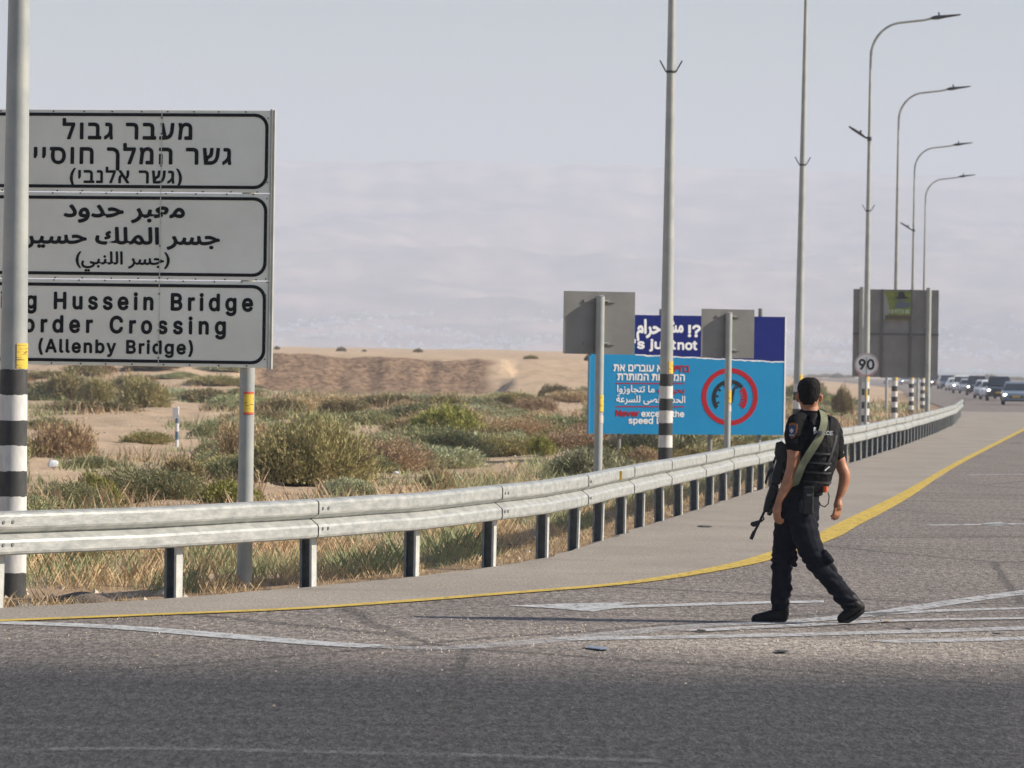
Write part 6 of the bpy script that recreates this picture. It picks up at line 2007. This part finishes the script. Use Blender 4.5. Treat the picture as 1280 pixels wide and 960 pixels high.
# skull and face
head_rows = [(1011, 514, 0, .050, .056), (1011, 509, -.003, .056, .066), (1010.6, 503, -.008, .066, .082), (1010.5, 496, -.006, .075, .094), (1010.8, 489, -.002, .079, .1), (1011.2, 481, .0, .076, .097), (1011.4, 476, 0, .060, .078), (1011.4, 473.2, 0, .032, .045)]
b0.rings([oval(L_(r_[0], r_[1], r_[2]), r_[3], r_[4], R(14), 24) for r_ in cr(head_rows)][::-1])
hf = Vector((-math.sin(R(14)), math.cos(R(14)), 0))        # the way the face points: away, a little left
hr = Vector((hf.y, -hf.x, 0))
hc = L_(1010.8, 495, 0)
# nose, brow, chin, lips
b0.tube([hc + hf * .085 + Vector((0, 0, .02)), hc + hf * .112 + Vector((0, 0, -.012)), hc + hf * .088 + Vector((0, 0, -.022))], [.010, .014, .010], 8)
b0.tube([hc + hf * .07 - hr * .03 + Vector((0, 0, -.075)), hc + hf * .085 + Vector((0, 0, -.078)), hc + hf * .07 + hr * .03 + Vector((0, 0, -.075))], [.018, .02, .018], 8)
b0.tube([hc + hf * .083 - hr * .035 + Vector((0, 0, .033)), hc + hf * .092 + Vector((0, 0, .034)), hc + hf * .083 + hr * .035 + Vector((0, 0, .033))], [.009, .01, .009], 8)
b0.tube([hc + hf * .082 - hr * .022 + Vector((0, 0, -.044)), hc + hf * .092 + Vector((0, 0, -.043)), hc + hf * .082 + hr * .022 + Vector((0, 0, -.044))], [.006, .009, .006], 8)
# ears
for sgn in (-1, 1):
    ec = L_(1010.8, 497.5, 0) + hr * sgn * .080 + hf * .0
    b0.tube([ec + Vector((0, 0, -.028)) - hf * .002, ec + hr * sgn * .010 + Vector((0, 0, -.005)) - hf * .010, ec + hr * sgn * .012 + Vector((0, 0, .018)) - hf * .012, ec + Vector((0, 0, .032)) + hf * .0], [.008, .012, .013, .007], 8)
# neck
b0.rings([oval(L_(1014, 532, .0), .095, .085, R(20)), oval(L_(1013, 519, -.005), .076, .072, R(20)), oval(L_(1012.3, 511, -.004), .066, .068, R(16)), oval(L_(1011, 500, .0), .055, .06, R(16))])
body_rows = [(1014, 521, 0, .10, .06, -YW), (1016, 527, 0, .17, .09, -YW), (1016, 545, .0, .175, .105, -YW), (1012, 570, 0, .155, .105, -YW), (1005, 600, 0, .145, .10, -YW), (997, 622, 0, .15, .11, -YW), (997, 642, 0, .15, .11, -YW)]
trunk(b0, body_rows)
# arms
LA = [(992, 530, -.10, .050), (992, 548, -.115, .052), (992.5, 566, -.125, .050), (991, 582, -.13, .046), (988.5, 592, -.13, .045), (985.5, 601, -.13, .044), (980, 613, -.128, .036), (974.5, 624, -.125, .027), (973, 630, -.125, .026)]
RA = [(1040, 533, .10, .048), (1043.5, 548, .11, .048), (1047, 566, .10, .047), (1051.5, 582, .095, .043), (1055.5, 592, .09, .042), (1055, 602, .085, .040), (1052, 613, .08, .033), (1048.5, 622, .075, .025), (1047.5, 627, .075, .025)]
limb(b0, LA)
limb(b0, RA)
# legs inside the trousers
limb(b0, [(989, 645, .05, .085), (983, 675, .06, .075), (978, 702, .07, .058), (977, 725, .07, .052), (975, 757, .07, .042), (974, 768, .07, .04)])
limb(b0, [(1003, 645, -.05, .085), (1014, 685, -.06, .072), (1032, 716, -.05, .056), (1048, 736, -.04, .05), (1064, 757, -.03, .04)])


def hand(wr, palm, fdir, ndir, sgn, curl, spread=.0):
    """wr wrist, palm centre, fdir along the fingers, ndir out of the back of the hand; five separate fingers"""
    fdir = fdir.normalized()
    ndir = (ndir - fdir * ndir.dot(fdir)).normalized()
    sdir = fdir.cross(ndir).normalized() * sgn            # towards the thumb side
    b0.tube([wr, wr.lerp(palm, .5), palm, palm + fdir * .03], [.026, .030, .034, .029], 10)
    b0.tube([wr + (palm - wr) * .6 - sdir * .018, palm - sdir * .018 + fdir * .035], [.016, .017], 8)
    b0.tube([wr + (palm - wr) * .6 + sdir * .018, palm + sdir * .018 + fdir * .035], [.016, .017], 8)
    for k, (off, ln) in enumerate(((.031, .080), (.011, .090), (-.011, .084), (-.031, .066))):
        base = palm + fdir * .035 + sdir * off
        pts = [base - fdir * .01]
        d = fdir + sdir * spread * off * 10
        ang = 0
        p = base
        for j, fr in enumerate((.45, .3, .25)):
            ang += curl[j] * (1 + .12 * k)
            dd = (d * math.cos(ang) - ndir * math.sin(ang)).normalized()
            p = p + dd * ln * fr
            pts.append(p)
        b0.tube(pts, [.012, .0112, .010, .008], 8)
    tb_ = wr.lerp(palm, .45) + sdir * .022
    b0.tube([tb_, tb_ + sdir * .02 + fdir * .022 - ndir * .008, tb_ + sdir * .024 + fdir * .048 - ndir * .018, tb_ + sdir * .016 + fdir * .072 - ndir * .024], [.014, .0125, .011, .0085], 8)


hand(L_(973.2, 629, -.125), L_(971.3, 637, -.13), Vector((-.10, -.1, -1)), Vector((-.85, -.45, .1)), 1, (.35, .5, .45))
hand(L_(1047.8, 624.5, .075), L_(1047.5, 631, .07), Vector((-.06, 0, -1)), Vector((.75, -.6, 0)), -1, (.18, .3, .3), .2)
body = fused(b0, 'body', skin, person, .0052, 2)
eye_m = mat('eye_white', (.6, .58, .55), .3)
for sgn in (-1, 1):
    MB().rings([oval(hc + hf * .083 + hr * sgn * .032 + Vector((0, 0, .016 + z_)), q, q * .8, 0, 10) for z_, q in ((-.010, .003), (-.006, .009), (0, .012), (.006, .009), (.010, .003))]).build('eye', eye_m, body, True)

# --- hair: close cropped cap
hm_ = MB()
hrow = [(1011, 506, -.046, .040, .040), (1011, 502, -.036, .060, .060), (1010.8, 496, -.020, .0755, .086), (1011, 489, -.008, .0805, .099), (1011.3, 481, -.003, .0785, .100), (1011.8, 476, -.002, .066, .086), (1012.2, 473, 0, .046, .06), (1012.2, 471.6, 0, .024, .034)]
hm_.rings([oval(L_(r_[0], r_[1], r_[2]), r_[3], r_[4], R(14), 24) for r_ in cr(hrow)][::-1])
fused(hm_, 'hair', hair_m, person, .005, 2, lambda c_: .0035 * fb(c_.x * 60, c_.y * 60, c_.z * 60, 3))


# --- shirt
def folds(s_, amp, sx_=6, sz_=9):
    return lambda c_: amp * fb(c_.x * sx_ + s_, c_.y * sx_, c_.z * sz_, 3) + amp * .4 * fb(c_.x * 22, c_.y * 22 + s_, c_.z * 26, 2)


s1 = MB()
shirt_rows = [(1013, 513, -.004, .060, .062, -YW), (1014, 517, 0, .085, .072, -YW), (1015.5, 522, 0, .145, .09, -YW, .1), (1017, 529, 0, .185, .108, -YW, .05), (1017, 545, 0, .19, .125, -YW), (1013, 570, 0, .175, .125, -YW), (1006, 600, 0, .163, .12, -YW), (1000, 618, 0, .165, .122, -YW)]
trunk(s1, shirt_rows)
limb(s1, [(1000, 523, -.03, .045), (1008, 518, -.02, .05), (1016, 517, -.02, .05), (1027, 521, .02, .05)])
limb(s1, [(1003, 524, -.06, .06), (994, 530, -.10, .066), (992.5, 545, -.115, .068), (993.5, 559, -.125, .066)])
limb(s1, [(1029, 526, .05, .055), (1039, 533, .10, .062), (1043.5, 548, .11, .062), (1046.5, 573, .10, .057)])
fused(s1, 'shirt', shirt_m, person, .006, 2, folds(3, .011))
MB().rings([oval(L_(1012.8, 519, -.004), .084, .08, R(18)), oval(L_(1012.5, 513, -.006), .074, .075, R(18))], cap=False).build('collar', shirt_m, person, True)

# --- trousers
t1 = MB()
trunk(t1, [(1000, 611, 0, .150, .112, -YW), (998, 622, 0, .165, .125, -YW), (996, 640, 0, .168, .135, -YW), (996, 655, 0, .155, .13, -YW)])
limb(t1, [(989, 645, .04, .10), (984, 665, .055, .098), (979.5, 688, .065, .085), (977.8, 705, .07, .078), (977, 722, .07, .070), (976, 740, .07, .068), (975, 754, .07, .066), (975, 762, .07, .060)])
limb(t1, [(1002, 645, -.05, .105), (1007, 668, -.058, .100), (1017, 694, -.058, .086), (1031, 714, -.05, .078), (1045, 732, -.042, .072), (1057, 747, -.034, .068), (1064, 755, -.03, .062)])
# cargo pockets and bloused hems
limb(t1, [(993, 690, .0, .02), (993, 706, .01, .022)])
limb(t1, [(1030, 690, -.11, .028), (1038, 702, -.11, .03)])
limb(t1, [(1045, 741, -.04, .03), (1038, 733, -.045, .02)])
limb(t1, [(985, 732, .05, .03), (986, 738, .05, .028)])


def tfold(c_):
    z = c_.z
    a = .0075 * fb(c_.x * 7, c_.y * 7 + 4, z * 11, 3)
    # creases gather behind the knees and over the boots
    g = math.exp(-((z - .42) / .09) ** 2) + math.exp(-((z - .17) / .07) ** 2) + .6 * math.exp(-((z - .72) / .07) ** 2)
    return a + g * .008 * math.sin(z * 95 + 9 * fb(c_.x * 5, c_.y * 5, z * 4, 2) + c_.x * 18)


fused(t1, 'trousers', trou_m, person, .006, 3, tfold)
bl = MB()
bl.rings([oval(L_(1001, 618, 0), .170, .129, YW, 28), oval(L_(1001.5, 610.5, 0), .170, .129, YW, 28)], cap=True)
bl.build('belt', vest_m, person, True)

# --- boots
for nm, rows, shaft in (
    ('boot', [(980.5, 771, .075, .046), (973, 769.5, .07, .053), (963, 771, .06, .049), (952, 773, .05, .043), (943, 774, .045, .036)], [(975, 750, .07, .060), (976.5, 762, .07, .058), (977.5, 769, .07, .052)]),
    ('boot', [(1076, 757, -.03, .043), (1070, 761, -.03, .052), (1062, 767, -.032, .050), (1055, 772, -.034, .043), (1050.5, 774, -.036, .036)], [(1061, 747, -.03, .060), (1067, 754.5, -.03, .058), (1072, 758, -.03, .05)]),
):
    mb = MB()
    limb(mb, rows)
    limb(mb, shaft)
    bt = fused(mb, nm, boot_m, person, .006, 2, folds(9, .002, 16, 16))
    so_ = MB()
    rws = cr(rows)
    pts = [L_(r_[0], r_[1], r_[2]) for r_ in rws]
    dn = Vector((0, 0, -1)) if nm and rows[0][0] < 1000 else Vector((.62, 0, -.78))
    ring = []
    for p, r_ in zip(pts, rws):
        c_ = p + dn * r_[3] * .82
        ring.append([tuple(c_ + Vector((0, w_ * r_[3] * 1.02, 0)) + dn * q) for w_, q in ((-1, -.014), (-1, .012), (1, .012), (1, -.014))])
    so_.rings(ring)
    so_.build('sole', mat('black_rubber_sole', (.012, .012, .012), .8), bt)

# --- tactical vest
v1 = MB()
trunk(v1, [(1026, 524, -.055, .10, .060, -YW), (1028, 531, -.06, .125, .075, -YW), (1028, 548, -.065, .128, .095, -YW), (1026, 572, -.065, .130, .105, -YW), (1021, 594, -.055, .128, .10, -YW), (1017, 608, -.05, .118, .09, -YW), (1016, 614, -.05, .105, .08, -YW)])
trunk(v1, [(1006, 530, .09, .12, .06, -YW), (1004, 560, .10, .13, .085, -YW), (997, 600, .10, .12, .08, -YW)])
fused(v1, 'vest', vest_m, person, .006, 2, folds(17, .008, 12, 12))


def ribbon(rows, w_, m, name, th=.004, parent=None, nrm=None):
    """flat strap through picture points; w_ width"""
    rows = cr(rows, 5)
    pts = [L_(*r_[:3]) for r_ in rows]
    rg_ = []
    for i, p in enumerate(pts):
        d = (pts[min(i + 1, len(pts) - 1)] - pts[max(0, i - 1)]).normalized()
        n_ = nrm or Vector((.3, -1, .1)).normalized()
        sd_ = d.cross(n_).normalized() * w_ / 2
        n_ = sd_.cross(d).normalized() * th
        rg_.append([tuple(p - sd_), tuple(p + sd_), tuple(p + sd_ + n_), tuple(p - sd_ + n_)])
    return MB().rings(rg_).build(name, m, parent or person)


# shoulder straps and back webbing of the vest
ribbon([(1006, 519.5, .02), (1010, 518.5, -.06), (1016, 522, -.105), (1020, 532, -.15)], .045, vest_m, 'shoulder_strap', .012)
ribbon([(1035, 524, .05), (1040, 524, -.03), (1041, 530, -.09), (1040, 540, -.12)], .045, vest_m, 'shoulder_strap', .012)
ribbon([(1046, 530, -.03), (1045, 548, -.10), (1038, 572, -.155), (1029, 592, -.172)], .016, mat('grey_webbing', (.016, .016, .018), .6), 'webbing_strap', .006)
for row in (566, 578, 590, 602):
    ribbon([(1005, row - 1, -.165), (1014, row, -.190), (1026, row + 1, -.186), (1034, row + 1.5, -.168), (1038.5, row + 1, -.14)], .014, mat('vest_webbing', (.007, .007, .008), .7), 'webbing_strap', .006)
MB().rings([oval(L_(1015, 527, -.135), .018, .012), oval(L_(1017, 519, -.10), .03, .018), oval(L_(1018, 516, -.09), .018, .01)]).build('grab_handle', vest_m, person, True)
# pouch on the upper back corner, right shoulder
bx_ = MB().rings([oval(L_(1044, 540, -.04), .035, .04, R(-20), 12), oval(L_(1043, 529, -.03), .037, .045, R(-20), 12), oval(L_(1041, 525, -.03), .03, .035, R(-20), 12)]).build('shoulder_pouch', vest_m, person, True)
# a pouch on the vest side
pc = L_(1010.5, 625, -.16)
pch = MB().rings([[(pc.x + a * .036, pc.y + b_ * .022, pc.z + z_) for a, b_ in ((-1, -1), (1, -1), (1, 1), (-1, 1))] for z_ in (-.10, .10)]).build('belt_pouch', mat('belt_pouch_nylon', (.010, .011, .010), .6), person)
bevel(pch, .01, 2)
for z_ in (.055, -.02):
    MB().box(pc.x - .031, pc.y - .028, pc.z + z_, pc.x + .031, pc.y - .0225, pc.z + z_ + .012).build('pouch_tape', mat('grey_webbing', (.016, .016, .018), .6), pch)
MB().box(pc.x - .012, pc.y - .031, pc.z + .03, pc.x + .02, pc.y - .0235, pc.z + .046).build('pouch_buckle', mat('grey_buckle', (.12, .12, .12), .4), pch)
# orange tab and cord
oc = L_(1032, 611.5, -.12)
MB().rings([oval(oc + Vector((0, 0, z_)), .017, .012, 0, 10) for z_ in (-.022, .022)]).build('orange_tab', mat('orange_plastic', (.75, .13, .03), .5), person, True)
MB().tube([L_(*q) for q in ((1034, 613, -.12), (1036.5, 620, -.12), (1035.5, 629, -.12), (1031, 633.5, -.12), (1026, 631.5, -.12), (1023, 626, -.11))], .0045, 6).build('cord', mat('dark_cord', (.04, .045, .03), .7), person, True)
# sling, from the right side of the neck across the back to the left hip
ribbon([(1017, 512, .10), (1024, 511.5, .045), (1028.5, 516, -.06), (1030, 527, -.145), (1025, 545, -.192), (1014, 563, -.205), (1003.5, 580, -.195), (997, 596, -.175), (990, 612, -.10), (983, 622, -.02)], .055, sling_m, 'rifle_sling', .005)
MB().rings([oval(L_(1025.5, 541 + dz, -.205), .02, .012, 0, 8) for dz in (-2.5, 2.5)]).build('sling_buckle', mat('grey_buckle', (.12, .12, .12), .4), person)
# badge on the left sleeve
pc_ = L_(990.5, 538, -.178)
nb_ = Vector((-.62, -.78, .08)).normalized()
ux = Vector((0, 0, 1)).cross(nb_).normalized() * -1
if ux.x < 0:
    ux = -ux
uz = nb_.cross(ux).normalized()
if uz.z < 0:
    uz = -uz


def badge(poly, m, name, off, parent):
    vs = []
    nn = len(poly)
    for k, o_ in enumerate((off, off + .003)):
        for a, b_ in poly:
            # wrap round the sleeve
            bend = -(a * a) * 6
            vs.append(pc_ + ux * a + uz * b_ + nb_ * (o_ + bend))
    f_ = [tuple(range(nn, 2 * nn)), tuple(reversed(range(nn)))] + [(i, (i + 1) % nn, (i + 1) % nn + nn, i + nn) for i in range(nn)]
    me = bpy.data.meshes.new(name)
    me.from_pydata([tuple(v) for v in vs], [], f_)
    me.materials.append(m)
    return link(name, me, parent)


shield = [(-.038, .048), (0, .056), (.038, .048), (.036, -.01), (.02, -.045), (0, -.058), (-.02, -.045), (-.036, -.01)]
bd = badge(shield, mat('orange_thread', (.34, .12, .03), .8), 'sleeve_badge', .002, person)
badge([(a * .84, b_ * .82 - .004) for a, b_ in shield], mat('blue_thread', (.05, .06, .13), .8), 'badge_field', .0055, bd)
star = []
for k in range(12):
    q = .02 if k % 2 == 0 else .0115
    star.append((q * math.cos(R(90 + 30 * k)), q * math.sin(R(90 + 30 * k)) - .002))
badge(star, mat('pale_thread', (.5, .5, .55), .7), 'badge_star', .009, bd)
badge([(-.022, -.03), (.022, -.03), (.018, -.036), (-.018, -.036)], mat('pale_thread', (.5, .5, .55), .7), 'badge_scroll', .009, bd)
# white lettering on the back
wl = lettering('POLICE', person, 0, .135, 0, .027, mat('reflective_white', (.75, .76, .75), .4), 0, bold=.03)
c_ = L_(1017.5, 542.5, -.178)
wl.location = c_
wl.rotation_euler = (0, R(2), R(8))
# white buckle tags on the webbing
ribbon([(1031, 588, -.19), (1037, 583, -.178)], .008, mat('reflective_white', (.75, .76, .75), .4), 'white_tag', .005)
ribbon([(1018, 539, -.178), (1018.6, 534, -.172)], .016, mat('reflective_white', (.75, .76, .75), .4), 'white_tag', .005)

# --- rifle, slung muzzle down at the left side
g0 = L_(976, 556, -.03)
rifle = thing('rifle', ORG + g0, 'black slung rifle hanging muzzle down at the left side of the walking person', 'rifle')


def gp(rows):
    out = []
    for px, py in rows:
        v = L_(px, py, -.03) - g0
        out.append((v.x, v.z))
    # wind counter clockwise seen from the front
    a = sum(out[i][0] * out[(i + 1) % len(out)][1] - out[(i + 1) % len(out)][0] * out[i][1] for i in range(len(out)))
    return out if a > 0 else out[::-1]


def gpart(name, rows, th, m=gun_m, bev=.006, parent=None, dy=0):
    o = MB().prism(gp(rows), -th / 2 + dy, th / 2 + dy).build(name, m, parent or rifle)
    bevel(o, bev, 2)
    return o


def gtube(name, rows, r_, m=gun_m, dy=0, n=10, parent=None):
    pts = [L_(px, py, -.03 + dy) - g0 for px, py in rows]
    return MB().tube(pts, r_, n).build(name, m, parent or rifle, True)


gpart('stock', [(970, 553), (977, 551), (983, 556), (984, 573), (979, 580), (971, 578), (968, 566)], .045)
gpart('receiver', [(970.5, 576), (981, 579), (978, 592), (974.5, 606), (963.5, 603), (966, 590)], .05)
gpart('magazine', [(974, 590), (984, 592), (986, 600), (982, 613), (975, 611), (977, 601)], .028)
gpart('grip', [(979, 577), (988, 580), (989, 587), (980, 588)], .03)
gpart('handguard', [(963.8, 603), (974, 606), (968.5, 624), (960, 641), (953.5, 638.5), (957, 622)], .048, gun_m, .012)
hgr = rifle.children[-1]
for k in range(5):
    a = k / 5
    gpart('guard_rib', [(962.3 - 8 * a, 607 + 30 * a), (974.5 - 12 * a, 610.5 + 30 * a), (973.9 - 12 * a, 612.2 + 30 * a), (961.6 - 8 * a, 608.7 + 30 * a)], .054, gun_m, .002, hgr)
gpart('lower_cover', [(973, 611), (977, 616), (971, 632), (963, 645), (958, 643), (966, 628)], .04, gun2_m, .01)
gpart('carry_handle', [(964.5, 583), (959.5, 589), (955.5, 603), (957.5, 606), (961, 595), (966.5, 588)], .022, gun_m, .004)
gpart('rear_sight', [(965.5, 578), (968.5, 570), (970.5, 571), (968, 581)], .02, gun_m, .003)
gtube('barrel', [(957, 636), (946.5, 658), (940.5, 669)], .0095)
gtube('muzzle_brake', [(943, 664), (940.8, 669), (938.6, 674)], [.0125, .0145, .013])
gpart('front_sight', [(948.5, 650), (938.8, 652.5), (937.8, 656), (941.5, 658.5), (945.5, 657.5)], .02, gun_m, .003)
gtube('bayonet_lug', [(951, 652), (955, 648.5), (953.5, 645)], .006)
